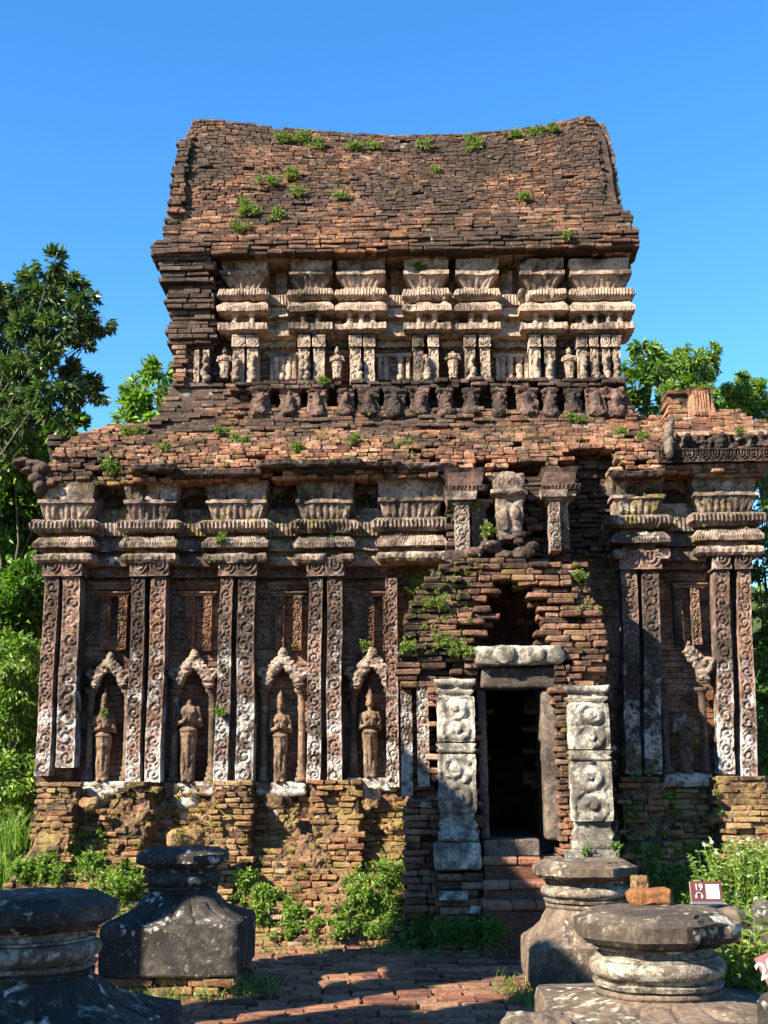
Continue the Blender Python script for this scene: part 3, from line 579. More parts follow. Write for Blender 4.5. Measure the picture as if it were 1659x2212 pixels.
# row of little carved figures and rubble on the right ledge
mb = MB(); 
for k_ in range(15):
    x, z = B(1440 + k_ * 15.5, 955 + random.uniform(-8, 4), -.45)
    for q in range(4): ball(mb, (x + random.uniform(-.03, .03), -.42 + random.uniform(-.03, .05), z - .06 + q * .035), (random.uniform(.03, .06), .07, random.uniform(.02, .05)))
remesh(mb, .012, 'n', 1, .015, 18, 5).build('figure_row', M['row'], T)
mb = MB()
tb = [(962, 1425), (930, 1428), (905, 1437), (870, 1441), (842, 1444)]; zs = [Bz(q, 0.0, 1500) for q, _ in tb]
def rb(z): return itp(z, [Bz(q, 0, 1600) for q in (962, 925, 905, 884, 882, 842)], [Bx(q, 900, 0) for q in (1668, 1650, 1612, 1598, 1543, 1540)])
brickwall(mb, zs[0], zs[-1], lambda z: itp(z, zs, [Bx(p, q, 0) for q, p in tb]), rb, lambda x, z: itp(z, zs, [-.42, -.28, -.12, -.02, 0]) + .05 * n1(x, 0, z, 3, 8), dep=.35, h=.058, rough=.03, miss=.03)
mb.build('corner_tower_stub', M['ledge'], T)
mb = MB(); x0, z0 = B(1497, 905, -.06)                            # fluted corner block on the stub
for k_ in range(6): block(mb, x0 + k_ * .032, x0 + k_ * .032 + .022, -.12, .2, z0 + .02, Bz(846, -.06, 1510), .6)
rectloft(mb, x0 - .02, x0 + .21, -.09, .3, [(z0, 0, 0, 1), (z0 + .06, .03, 0, 1), (z0 + .28, 0, 0, 1), (z0 + .34, .04, 0, 1)], step=.02, wear=.04, v=.6); mb.disp(.01, 9); mb.build('fluted_block', M['ledge'], T)
# upright leaf-shaped stones at the cornice corners
def antefix(pts, ly, th, nm, mat, rough=.02):
    mb = MB()
    for px, py, rx, rz_ in pts: x, z = B(px, py, ly); ball(mb, (x, ly, z), (rx, th, rz_))
    return remesh(mb, .013, 'n', 1, rough, 10, 3).build(nm, M[mat], T)
antefix([(1447, 975, .05, .08), (1445, 955, .055, .08), (1446, 930, .05, .10), (1450, 910, .035, .08), (1440, 945, .05, .07)], -.66, .07, 'antefix', 'frame')
antefix([(38, 1003, .05, .05), (52, 998, .09, .05), (75, 1005, .12, .055), (90, 1015, .1, .06), (60, 1020, .07, .03), (80, 1035, .1, .07), (88, 1055, .08, .08)], -.38, .12, 'antefix', 'dark')
# ================================================================ upper storey
UW, UP = 1.0, .70
ux0, ux1 = Bx(372, 800, UP), Bx(1340, 800, UP); uz0, uz1 = Bz(925, UP), Bz(500, UP)
mb = MB(); block(mb, ux0 + .05, ux1 - .05, UW, 4.2, uz0 - .1, uz1, .3, jit=0); mb.build('upper_core', M['wall'], T)
for org, du, dn in (((ux0 + .0, 0, 0), (0, -1, 0), (1, 0, 0)), ((ux1 + .0, 0, 0), (0, 1, 0), (-1, 0, 0))):
    mb = MB(); a, b_ = (-4.2, -.72) if du[1] < 0 else (.72, 4.2); zc0 = Bz(740, UP)
    brickwall(mb, uz0, Bz(540, UP), a, b_, lambda x, z: (.10 - .10 * (z - zc0) / .9 if z > zc0 else .06) - .05 * (int(z / .11) % 2) * (z > zc0), dep=.4, h=.06, L=(.15, .32), org=org, du=du, dn=dn, backing=False); mb.build('upper_side_wall', M['dark'], T)
def Zup(px): return [Bz(y, UP - .05, px) for y in (716, 701, 676, 655, 650, 628, 596, 588, 559)]
def entab2(x0, x1, y0, Z, seed, wear=.06, blocks=3, mat='upper'):
    a0, a1, nk, s1, th, l1, p1, f1, b1 = Z; e = .0015; mb = MB()
    rectloft(mb, x0, x1, y0, 1.1, [(a0 - .02, .0, 0, 1), (a0, .07, 0, 1), (a0 + .01, .09, .008, .06), (a1, .085, .01, .06), (a1 + e, -.10, 0, 1), (nk - e, -.10, 0, 1), (nk - .012, .04, 0, 1), (nk, .105, 0, 1), (nk + .5 * (s1 - nk), .10, .01, .026), (s1, .05, .006, .026), (s1 + e, -.03, 0, 1), (th, -.03, 0, 1), (th + e, .05, 0, 1), (th + .4 * (l1 - th), .095, .025, .036), (l1, .08, .015, .036),
        (l1 + e, -.03, 0, 1), (l1 + .35 * (p1 - l1), -.03, .015, .07), (p1 - e, .06, .012, .07), (p1, .085, 0, 1), (f1, .085, 0, 1)], step=.0095, seed=seed, wear=wear)
    n = max(2, int((x1 - x0) / .14))
    for k_ in range(n):                                            # row of squat balusters
        xc = x0 + (k_ + .5) * (x1 - x0) / n; loft(mb, [circ(xc, y0 + .0, a1 + (nk - a1) * t, r, 10) for t, r in ((0, .045), (.15, .045), (.3, .028), (.5, .036), (.7, .025), (.85, .045), (1, .05))], .6)
    mb.disp(.016, 11, seed); o = mb.build('upper_cornice_block', M[mat], T)
    mb = MB(); wd = (x1 - x0 + .12) / blocks
    for i in range(blocks):
        a = x0 - .06 + i * wd + random.uniform(.008, .018); b_ = a + wd - random.uniform(.022, .034)
        rectloft(mb, a, b_, y0, 1.1, [(f1 + .002, .0, 0, 1), (f1 + .5 * (b1 - f1), .03, 0, 1), (b1, .035, .004, .05)], step=.02, v=.4 + .4 * random.random(), seed=seed + i, wear=wear)
    mb.disp(.016, 10, seed + 5); mb.build('frieze_block', M[mat], o); return o
ups = [(492, 564), (641, 704), (743, 818), (888, 955), (1000, 1062), (1138, 1205), (1246, 1348)]
for i, (a, b_) in enumerate(ups): entab2(Bx(a, 640, UP), Bx(b_, 640, UP), UP - .03, Zup((a + b_) / 2), 60 + i, wear=(.07, .12, .08, .15, .07, .2, .09)[i])
for i, (a, b_) in enumerate([(562, 643), (702, 745), (816, 890), (953, 1002), (1060, 1140), (1203, 1248)]):
    Z = Zup((a + b_) / 2); Z = [z - .015 for z in Z]; x0, x1 = Bx(a, 640, UP), Bx(b_, 640, UP); mb = MB(); e = .002; y0 = .81
    rectloft(mb, x0, x1, y0, 1.1, [(Z[0] - .02, 0, 0, 1), (Z[0], .05, 0, 1), (Z[1], .05, .01, .06), (Z[1] + e, -.05, 0, 1), (Z[2], -.05, 0, 1), (Z[2] + e, .07, .008, .026), (Z[3], .03, 0, 1), (Z[4], .0, 0, 1), (Z[4] + e, .05, .02, .036), (Z[5], .05, .02, .036), (Z[5] + e, -.16, 0, 1), (Z[8], -.16, 0, 1)], step=.011, seed=80 + i, wear=.06)
    mb.disp(.012, 8, i + 90); mb.build('upper_cornice_recess', M['upper'], T)
# continuous fillets under the eave
mb = MB(); e0, e1, e2, e3 = (Bz(q, UP - .1, 800) for q in (558, 551, 545, 538))
for a, b_ in ((478, 716), (722, 968), (978, 1110), (1112, 1366)):
    x0, x1 = Bx(a, 550, UP - .1), Bx(b_, 550, UP - .1)
    rectloft(mb, x0, x1 - .01, UP - .10, 1.2, [(e0 + .004, 0, 0, 1), (e1, .01, 0, 1), (e1 + .001, .03, 0, 1), (e2, .035, 0, 1), (e2 + .001, .07, 0, 1), (e3, .08, 0, 1)], step=.02, wear=.06, seed=a, v=random.uniform(.3, .8))
mb.disp(.01, 7, 3); mb.build('eave_fillet', M['upper'], T)
us = [(416, 431), (436, 452), (500, 529), (531, 558), (643, 670), (675, 703), (754, 782), (785, 811), (892, 917), (925, 950), (1004, 1030), (1037, 1062), (1145, 1171), (1177, 1203), (1248, 1272), (1276, 1296), (1302, 1322), (1325, 1345)]
for i, (a, b_) in enumerate(us):
    x0, z0 = B(a, 826, UP); x1 = Bx(b_, 826, UP); z1, z2 = Bz(752, UP, a), Bz(727, UP, a); mb = MB()
    if i < 2: z1 = Bz(757, UP, a); z2 = z1 + .01
    relief(mb, lambda U, Tt: (x0 + .012 + U * (x1 - x0 - .024) + 0 * Tt, z0 + (z1 - z0) * Tt + 0 * U), UP, .022, scroll((z1 - z0) / (x1 - x0), i + 70, .9), 13, 34, back=.3, v=.6)
    if i >= 2: relief(mb, lambda U, Tt: (x0 + U * (x1 - x0) + 0 * Tt, z1 + (z2 - z1) * Tt + .003 + 0 * U), UP - .025, .025, uscroll(1, i), 13, 13, back=.3, v=.7)
    mb.disp(.008, 9, i); p = mb.build('upper_pilaster', M['upper'], T, smooth=True)
for i, px in enumerate((444, 545, 662, 775, 922, 1020, 1160, 1190, 1262, 1288, 1312, 1334, 510, 652)):
    mb = MB(); x, z = B(px, 824, UP - .05)                         # worn figures in front of the pilasters
    for q in range(6): ball(mb, (x + random.uniform(-.02, .02), UP - .05, z + .04 + q * .052), ((.055 - .004 * q) * random.uniform(.7, 1.1), .05, .04))
    remesh(mb, .012, 'n', 1, .018, 14, i).build('worn_figure', M['upper'], T, smooth=True)
# shallow wall behind, framed panels, figures and false windows
mb = MB(); brickwall(mb, Bz(828, UW), Bz(700, UW), Bx(400, 800, UW), Bx(1335, 800, UW), UW - .06, h=.06, L=(.2, .4), rough=.003, pit=.01, miss=0, gap=.001, ch=.002, backing=False); mb.build('upper_bay_wall', M['wall'], T)
for a, b_ in ((708, 752), (563, 640), (815, 890), (952, 1002), (1065, 1143), (1206, 1246)):
    mb = MB(); ly = UW - .10; x0, z0 = B(a, 752, ly); x1, z1 = B(b_, 729, ly)
    relief(mb, lambda U, Tt: (x0 + U * (x1 - x0) + 0 * Tt, z0 + (z1 - z0) * Tt + 0 * U), ly, .025, uscroll(max(2, int((b_ - a) / 24)), a), 44, 14, back=.1, v=.6); mb.disp(.006, 9, a); mb.build('upper_scroll_frieze', M['upper'], T, smooth=True)
for a, sv in ((486, 2), (729, 0), (979, 1), (1229, 2)):
    x, z = B(a, 823, UW - .16); me_ = ME_ST[sv].copy(); me_.materials.clear(); me_.materials.append(M['upper']); o = bpy.data.objects.new('worn_statue', me_); o.parent = T; COL.objects.link(o); o.location = (x, UW - .24, z); o.scale = (.62, .55, .44 if sv != 1 else .48)
for c, wd in ((612, 20), (851, 26), (1106, 26)):
    mb = MB(); ly = UW - .09; x0, z0 = B(c - wd, 822, ly); x1, z1 = B(c + wd, 772, ly); t = .035
    for q in ((x0 - .05, x0, z0, z1), (x1, x1 + .05, z0, z1), (x0 - .08, x1 + .08, z1, z1 + .05)): block(mb, q[0], q[1], ly - .03, ly + .1, q[2], q[3], .7)
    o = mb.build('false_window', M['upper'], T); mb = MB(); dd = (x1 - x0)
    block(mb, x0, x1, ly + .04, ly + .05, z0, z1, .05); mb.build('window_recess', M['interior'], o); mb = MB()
    for k_ in ((.12, .42, .80) if c != 851 else (.15, .75)):
        xc = x0 + dd * k_; loft(mb, [circ(xc, ly + .01, z0 + (z1 - z0) * t_, r, 10) for t_, r in ((0, .045), (.2, .045), (.25, .03), (.35, .042), (.5, .045), (.65, .042), (.75, .03), (.8, .045), (1, .045))], .7)
    mb.build('baluster', M['upper'], o, smooth=True)
# ledge and row of worn little pillars below
mb = MB(); brickwall(mb, Bz(843, .50), Bz(824, .50), Bx(500, 830, .5), Bx(1352, 830, .5), lambda x, z: .44 + .05 * n1(x, 0, z, 3, 5), dep=.5, h=.05, L=(.1, .22), rough=.03, miss=.06, backing=False); mb.build('upper_base_ledge', M['row'], T)
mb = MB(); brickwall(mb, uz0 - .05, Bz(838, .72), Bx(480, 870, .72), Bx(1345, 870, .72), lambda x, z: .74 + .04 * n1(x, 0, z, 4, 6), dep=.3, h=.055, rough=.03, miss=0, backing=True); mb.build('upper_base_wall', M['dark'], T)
for i, px in enumerate((565, 625, 685, 745, 797, 853, 907, 963, 1019, 1078, 1137, 1190, 1240, 1290, 1330)):
    x, z = B(px + random.uniform(-3, 3), 908, .52); h_ = Bz(842, .52, px) - z; wr = random.uniform(.7, 1.25); mb = MB()
    rectloft(mb, x - .09 * wr, x + .09 * wr, .46, .8, [(z, .04, 0, 1), (z + .14 * h_, .03, 0, 1), (z + .2 * h_, .015, 0, 1), (z + .5 * h_, .01, 0, 1), (z + .7 * h_, .0, 0, 1), (z + .74 * h_, .02, 0, 1), (z + .8 * h_, .0, 0, 1), (z + .9 * h_, .025, 0, 1), (z + h_, .03, 0, 1)], step=.02, wear=.05, seed=i)
    ball(mb, (x, .44, z + .40 * h_), (.055, .06, .17)); ball(mb, (x, .42, z + .15 * h_), (.11, .09, .06)); ball(mb, (x, .43, z + .28 * h_), (.085, .06, .07)); ball(mb, (x, .45, z + .62 * h_), (.03, .05, .09))
    remesh(mb, .013, 'n', 0, .034, 13, i).build('dwarf_pillar', M['row'], T)
# sloping brick skirt under the row, ragged left corner
sk = [(930, 300, .36), (905, 330, .46), (880, 345, .56), (850, 352, .64), (828, 366, .70)]; sz = [Bz(q, l, 500) for q, _, l in sk]; sx = [B(p, q, l)[0] for q, p, l in sk]
mb = MB(); brickwall(mb, sz[0] - .02, sz[-1], lambda z: itp(z, sz, sx), lambda z: itp(z, sz, [Bx(1388, 925, .4), Bx(1372, 905, .4), Bx(600, 880, .5), Bx(520, 850, .6), Bx(505, 830, .6)]), lambda x, z: itp(z, sz, [l for _, _, l in sk]) + .04 * n1(x, 0, z, 2, 31) - (.0 if x < Bx(520, 880, .5) else .06), dep=.35, h=.053, rough=.035, miss=.04, pit=.09)
brickwall(mb, Bz(925, .5), Bz(845, .6), Bx(1345, 890, .6), lambda z: itp(z, [Bz(925, .5), Bz(845, .6)], [Bx(1378, 890, .6), Bx(1352, 890, .6)]), .5, dep=.6, h=.053, rough=.03, backing=False)
mb.build('brick_skirt', M['roof'], T)
cl = [(828, 370), (742, 372), (738, 360), (700, 358), (690, 364), (664, 364), (660, 353), (640, 354), (628, 362), (612, 362), (604, 345), (592, 350), (580, 346), (566, 340), (550, 330)]
cz_ = [Bz(q, .55, 420) for q, _ in cl]; cx_ = [Bx(p, q, .55) for q, p in cl]; cyv = [.66, .66, .60, .58, .62, .62, .54, .54, .58, .58, .48, .5, .46, .44, .38]
mb = MB(); brickwall(mb, cz_[0], Bz(742, .6, 390), lambda z: itp(z, cz_, cx_), Bx(400, 790, .6), .64, dep=.4, h=.058, rough=.012, miss=0)
brickwall(mb, cz_[0], Bz(742, .6, 390), Bx(400, 790, .7), Bx(418, 790, .7), .74, dep=.3, h=.05, L=(.06, .1), rough=.01, miss=0, backing=False); mb.build('plain_corner_pier', M['roof'], T)
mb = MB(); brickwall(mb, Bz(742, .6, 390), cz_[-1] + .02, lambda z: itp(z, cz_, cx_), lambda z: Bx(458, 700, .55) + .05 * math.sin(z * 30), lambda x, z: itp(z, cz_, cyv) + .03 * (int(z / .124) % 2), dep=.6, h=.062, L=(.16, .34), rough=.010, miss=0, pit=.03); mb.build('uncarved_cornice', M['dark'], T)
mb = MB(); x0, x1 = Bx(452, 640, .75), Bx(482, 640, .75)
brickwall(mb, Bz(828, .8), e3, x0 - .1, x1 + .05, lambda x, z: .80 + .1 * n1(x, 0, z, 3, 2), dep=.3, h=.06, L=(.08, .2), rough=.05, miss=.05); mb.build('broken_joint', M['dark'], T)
# ---- boat-shaped roof
rt_ = [(543, 326, .42), (508, 326, .40), (504, 350, .46), (458, 357, .56), (452, 369, .60), (380, 377, .88), (320, 386, 1.12), (285, 396, 1.26), (255, 412, 1.36)]
rzz = [Bz(q, l, 800) for q, _, l in rt_]; rll = [B(p, q, l)[0] for q, p, l in rt_]; ryy = [l for _, _, l in rt_]
rr_ = [(543, 1381, .42), (505, 1382, .44), (498, 1371, .5), (458, 1362, .56), (452, 1345, .6), (360, 1332, .95), (300, 1322, 1.2), (262, 1306, 1.34), (247, 1290, 1.38)]
rzr = [B(1200, q, l)[1] for q, _, l in rr_]; rrx = [B(p, q, l)[0] for q, p, l in rr_]
ry = lambda z: itp(z, rzz, ryy)
sil = [(390, 275), (412, 256), (470, 255), (520, 263), (600, 277), (700, 291), (850, 301), (1000, 299), (1100, 288), (1180, 275), (1215, 262), (1262, 248), (1300, 254), (1325, 290)]
silx = [B(a, b_, 1.36)[0] for a, b_ in sil]; silz = [B(a, b_, 1.36)[1] for a, b_ in sil]; zr0 = rzz[4]; zref = max(silz)
def rmap(x, z):
    if z <= zr0: return z
    zt = itp(x, silx, silz); return zr0 + (z - zr0) * (zt - zr0) / (zref - zr0)
rfn = lambda z: itp(rmap(0, z), rzz, rll)
def ryf(x, z): return ry(z) + .025 * n1(x, 0, z, 1.3, 41)
redge = lambda z: itp(z, [zr0, zr0 + .1, zref - .25, zref], [0, .17, .14, 0])
mb = MB(); brickwall(mb, rzz[0], zr0, lambda z: itp(z, rzz, rll), lambda z: itp(z, rzr, rrx), ryf, dep=.5, h=.054, rough=.016, miss=.015, pit=.05, vfn=lambda x, z: .4)
brickwall(mb, zr0, zref, lambda z: itp(z, rzz, rll) + .03, lambda z: itp(z, rzr, rrx) - .02 - redge(z), ryf, dep=.4, h=.052, L=(.08, .17), zmap=rmap, rough=.010, miss=.02, pit=.05, ch=.012, psc=2.5, vfn=lambda x, z: .45 + .12 * n1(x, 0, z, 1.5, 2), seed=5)
brickwall(mb, zr0 - .02, Bz(300, 1.1, 400), lambda z: itp(z, rzz, rll) - .01, lambda z: itp(z, rzz, rll) + .17, lambda x, z: ry(z) - .10, dep=.5, h=.055, L=(.1, .2), rough=.02, miss=.0)
mb.disp(.012, 14, 5, 2); mb.build('roof', M['roof'], T)
mb = MB(); brickwall(mb, zr0, zref - .2, lambda z: itp(z, rzr, rrx) - .05 - redge(z), lambda z: itp(z, rzr, rrx) + .01, lambda x, z: ry(z) + .06 + max(0, x - (itp(z, rzr, rrx) - redge(z) - .03)) * 2.4, dep=.5, h=.055, L=(.04, .07), rough=.02, miss=0, backing=False); mb.build('gable_rib', M['dark'], T)  # rib slants away from the sun; dark brick colour adds to its shade
roofo = T.children[-1]
def shell():
    m_ = MB(); ym = 1.40; nx = 40; Zs = np.linspace(rzz[0], zref - .02, 24); prof = []
    rows = []
    for z in Zs:
        a = itp(z, rzz, rll) + .05; b_ = itp(z, rzr, rrx) - .06; X = np.linspace(a, b_, nx); ZZ = np.array([rmap(x, z) for x in X]); Y = np.array([ry(q) for q in ZZ])
        rows.append((X, Y, ZZ))
    F = np.array([np.stack([X, Y + .06, Z], 1) for X, Y, Z in rows]); Bk = np.array([np.stack([X, 2 * ym + .9 - Y, Z], 1) for X, Y, Z in rows])
    n = len(rows); G_ = np.concatenate([F, Bk[::-1]], 0).reshape(-1, 3); nv = 2 * n
    i = (np.arange(nv - 1)[:, None] * nx + np.arange(nx - 1)[None]).ravel(); m_.add(G_, np.stack([i, i + 1, i + nx + 1, i + nx], 1), .2)
    for col, fl in ((0, 0), (nx - 1, 1)):
        E = np.stack([F[:, col], Bk[:, col]], 1).reshape(-1, 3); k_ = np.arange(n - 1) * 2; q = np.stack([k_, k_ + 1, k_ + 3, k_ + 2], 1); m_.add(E, q if fl else q[:, ::-1], .2)
    bt = np.stack([F[0], Bk[0]], 1).reshape(-1, 3); k_ = np.arange(nx - 1) * 2; m_.add(bt, np.stack([k_, k_ + 1, k_ + 3, k_ + 2], 1), .2)
    m_.disp(.03, 3, 4); return m_
shell().build('roof_vault', M['dark'], T)
for org, du, dn, xf in (((0, 0, 0), (0, 1, 0), (-1, 0, 0), 1), ((0, 0, 0), (0, -1, 0), (1, 0, 0), -1)):    # deep side gables
    mb = MB()
    for kk in range(int((zref - rzz[0]) / .06)):
        z = rzz[0] + (kk + .5) * .06; xx = (itp(z, rzr, rrx) - .05) if xf > 0 else (itp(z, rzz, rll) + .05)
        if z > itp(xx, silx, silz) - .02: continue
        y = ry(z) + .12; y1_ = 3.7 - ry(z)
        while y < y1_:
            l = random.uniform(.15, .3); bricks(mb, [[xx + random.uniform(-.02, .02), y + l / 2, z]], [[.06, l / 2 - .004, .027]]); y += l
    mb.build('gable_end', M['roof'], T)
# ================================================================ porch
PY = -1.50
pz = lambda py, ly=PY, px=1110: B(px, py, ly)[1]
Lt = [(1995, 872), (1760, 874), (1700, 868), (1450, 864), (1400, 862), (1330, 868), (1245, 915), (1210, 955), (1190, 985)]
Rt = [(1995, 1345), (1860, 1342), (1480, 1322), (1400, 1318), (1320, 1302), (1260, 1262), (1215, 1240), (1200, 1200)]
lzp = [pz(a) for a, _ in Lt]; lxp = [Bx(b_, a, PY) for a, b_ in Lt]; rzp = [pz(a) for a, _ in Rt]; rxp = [Bx(b_, a, PY) for a, b_ in Rt]
ox0, ox1 = Bx(1040, 1650, PY), Bx(1212, 1650, PY); ap = [pz(1392), pz(1310), pz(1240)]; apl = [Bx(1026, 1390, PY), Bx(1062, 1310, PY), Bx(1100, 1240, PY)]; apr = [Bx(1190, 1390, PY), Bx(1176, 1310, PY), Bx(1124, 1240, PY)]
PB = Bx(945, 1700, PY)
def pmask(x, z):
    if x < Bx(929, 1600, PY) and pz(1722) < z < pz(1476): return False
    if z < pz(1440) and ox0 - .02 < x < ox1 + .02: return False
    if pz(1440) <= z < ap[0] and Bx(1028, 1400, PY) < x < Bx(1212, 1400, PY): return False
    if ap[0] <= z < ap[2]:
        if itp(z, ap, apl) < x < itp(z, ap, apr): return False
    if z > pz(1240) and z > ap[2] and Bx(1068, 1220, PY) < x < Bx(1180, 1220, PY) and random.random() < .3: return False
    return True
def pyf(x, z):
    y = PY + .04 * n1(x, 0, z, 2, 51)
    if x < PB and z < pz(1480): y += .45 if z > pz(1700) else .1
    if z > pz(1475): y += .10 + .12 * max(0, n1(x, 0, z, 2.5, 52))
    if z > pz(1400): y += .25 * (z - pz(1400))
    if x > Bx(1225, 1600, PY) and z < pz(1475): y += .10
    return y
mb = MB()
brickwall(mb, -.03, max(rzp[-1], lzp[-1]), lambda z: itp(z, lzp, lxp) + .07 * n1(z, 0, 0, 6, 3) * (z > pz(1450)), lambda z: itp(z, rzp, rxp) + .07 * n1(z, 0, 0, 6, 4) * (z > pz(1480)), pyf, dep=.30, h=.062, L=(.12, .28), rough=.045, miss=.02, pit=.07, mask=pmask, vfn=lambda x, z: .5, seed=2, ch=.014)
# second, deeper ring of corbelled courses behind the opening
def pm2(x, z):
    if z < ap[0]: return not (ox0 - .05 < x < ox1 + .05) or z > pz(1392)
    k_ = (z - ap[0]) / (ap[2] - ap[0] + .05); return not (itp(k_, [0, 1], [apl[0] - .02, apl[2]]) < x < itp(k_, [0, 1], [apr[0] + .02, apr[2]]))
brickwall(mb, pz(1400), max(rzp[-1], lzp[-1]) - .05, Bx(960, 1300, PY), Bx(1290, 1300, PY), PY + .42, dep=.35, h=.062, rough=.03, miss=0, mask=pm2, seed=4)
mb.disp(.014, 13, 5, 2); mb.build('porch_gable', M['porch'], T)
# side walls of the porch (thick solids) and vault over the passage
mb = MB(); Lx, Rx = lxp[2], rxp[2]; zt = pz(1400)
block(mb, Lx + .12, ox0 - .10, PY + .75, .05, 0, zt, .3, jit=0); block(mb, ox1 + .12, Rx - .08, PY + .42, .05, 0, zt, .3, jit=0)
block(mb, Lx + .5, ox0 - .10, PY + .33, PY + .76, 0, zt, .3, jit=0)
sec = [(lxp[4] + .10, zt), (Bx(930, 1240, PY), pz(1240) - .05), (Bx(1000, 1190, PY), pz(1190)), (Bx(1200, 1200, PY), pz(1205)), (Bx(1290, 1310, PY) - .06, pz(1310)), (rxp[3] - .10, zt)]
inn = [(ox0 - .10, zt), (apl[0] - .05, zt + .10), (apl[2] - .16, ap[2] + .08), (apr[2] + .16, ap[2] + .08), (apr[0] + .05, zt + .10), (ox1 + .12, zt)]
ringA = [np.array([[x, y, z] for x, z in sec] + [[x, y, z] for x, z in inn[::-1]]) for y in (PY + .5, -.9, .04)]
loft(mb, ringA, .3, cap=False)
for y, fl in ((PY + .5, 0),):
    V = ringA[0]; n = len(sec); F = [[i, i + 1, 2 * n - 2 - i, 2 * n - 1 - i] for i in range(n - 1)]; mb.add(V, np.array(F), .3)
mb.build('porch_vault', M['wall'], T)
for org, du, dn, a, b_ in (((Lx + .06, 0, 0), (0, -1, 0), (1, 0, 0), .0, -PY - .25), ((Rx - .02, 0, 0), (0, 1, 0), (-1, 0, 0), PY + .15, 0)):
    mb = MB(); brickwall(mb, 0, zt - .02, a, b_, lambda x, z: .05 * n1(x, 0, z, 2, 5), dep=.25, h=.062, rough=.03, org=org, du=du, dn=dn, miss=.01, backing=False); mb.build('porch_side_wall', M['porch'], T)
# roof slopes of the porch in brick courses
for s, P0, P1 in ((-1, (lxp[4], zt), (lxp[7], pz(1210))), (1, (rxp[3] - .05, zt), (rxp[6] - .05, pz(1215)))):
    mb = MB(); n = int((P1[1] - P0[1]) / .062)
    for k_ in range(n):
        t = (k_ + .5) / n; z = P0[1] + (P1[1] - P0[1]) * t; xx = P0[0] + (P1[0] - P0[0]) * (t ** .8) - s * .08; y = PY + .45
        while y < 0:
            l = random.uniform(.14, .28); bricks(mb, [[xx + random.uniform(-.05, .05) - s * .05, y, z]], [[.10, l / 2 - .003, .027]], jit=.01, ang=.06); y += l
    mb.build('porch_roof_slope', M['porch'], T)
mb = MB(); brickwall(mb, pz(1850), pz(1436), Bx(1207, 1650, PY), Bx(1240, 1650, PY), PY + .03, dep=.5, h=.058, L=(.07, .13), rough=.012, miss=0, backing=False); mb.build('door_pier', M['porch'], T)
# sandstone lintel, inner lintel, jambs, threshold, steps
def eroded(nm, x0, x1, y0, y1, z0, z1, mat, vox=.016, amp=.014, extra=(), parent=T, v=.5, seed=0, sc=7):
    mb = MB(); block(mb, x0, x1, y0, y1, z0, z1, v, ch=.02)
    for e in extra: ball(mb, e[0], e[1])
    return remesh(mb, vox, 'n', 1, amp, sc, seed, v).build(nm, M[mat], parent, smooth=True)
x0, z0 = B(1028, 1434, PY - .02); x1, z1 = B(1214, 1392, PY - .02)
eroded('lintel', x0, x1, PY + .02, PY + .40, z0, z1, 'white', .012, .020, extra=[((x0 + .28, PY, (z0 + z1) / 2), (.10, .03, .09)), ((x0 + .58, PY + .01, (z0 + z1) / 2), (.09, .03, .08)), ((x1 - .06, PY + .05, z0 + .07), (.1, .08, .08))], seed=3)
x0, z0 = B(1040, 1488, PY + .12); x1, z1 = B(1207, 1440, PY + .12); eroded('inner_lintel', x0, x1, PY + .14, PY + .5, z0, z1 + .0, 'frame', .016, .01, seed=4)
for a, b_ in ((1038, 1050), (1180, 1206)):
    x0, z0 = B(a, 1815, PY + .16); x1, z1 = B(b_, 1488, PY + .16); eroded('door_jamb', x0, x1, PY + .18, PY + .62, z0, z1 - .002, 'frame', .016, .008, seed=a)
mb = MB(); x0, z0 = B(1046, 1852, PY - .02); x1, z1 = B(1168, 1816, PY - .02)
for a, b_ in ((0, .56), (.565, 1)): block(mb, x0 + (x1 - x0) * a, x0 + (x1 - x0) * b_, PY + .06, PY + .7, z0, z1, .5)
block(mb, ox0 - .1, ox1 + .1, PY + .7, 4.5, 0, z1 - .01, .3); block(mb, ox0 - .1, ox1 + .1, PY + .10, PY + .72, -.02, z0, .3)
mb.disp(.005, 5).build('threshold', M['frame'], T)
st = [(1990, 1950, -.58), (1950, 1905, -.36), (1905, 1852, -.14)]
for i, (ya, yb_, dy) in enumerate(st):
    mb = MB(); ly = PY + dy + .04; zt_ = B(1110, yb_, ly)[1]; x0, x1 = Bx(1044, 1900, ly), Bx(1182, 1900, ly); x = x0
    while x < x1 - .05:
        l = min(random.uniform(.2, .34), x1 - x); block(mb, x, x + l - .004, ly, PY + .12, zt_ - .07, zt_ + random.uniform(-.006, .006), None, ch=.015, jit=.006); x += l
    block(mb, Bx(1044, 1900, ly) + .01, x1 - .01, ly + .025, PY + .12, -.02, zt_ - .072, .1, ch=.01)
    mb.build('step', M['paver'], T)
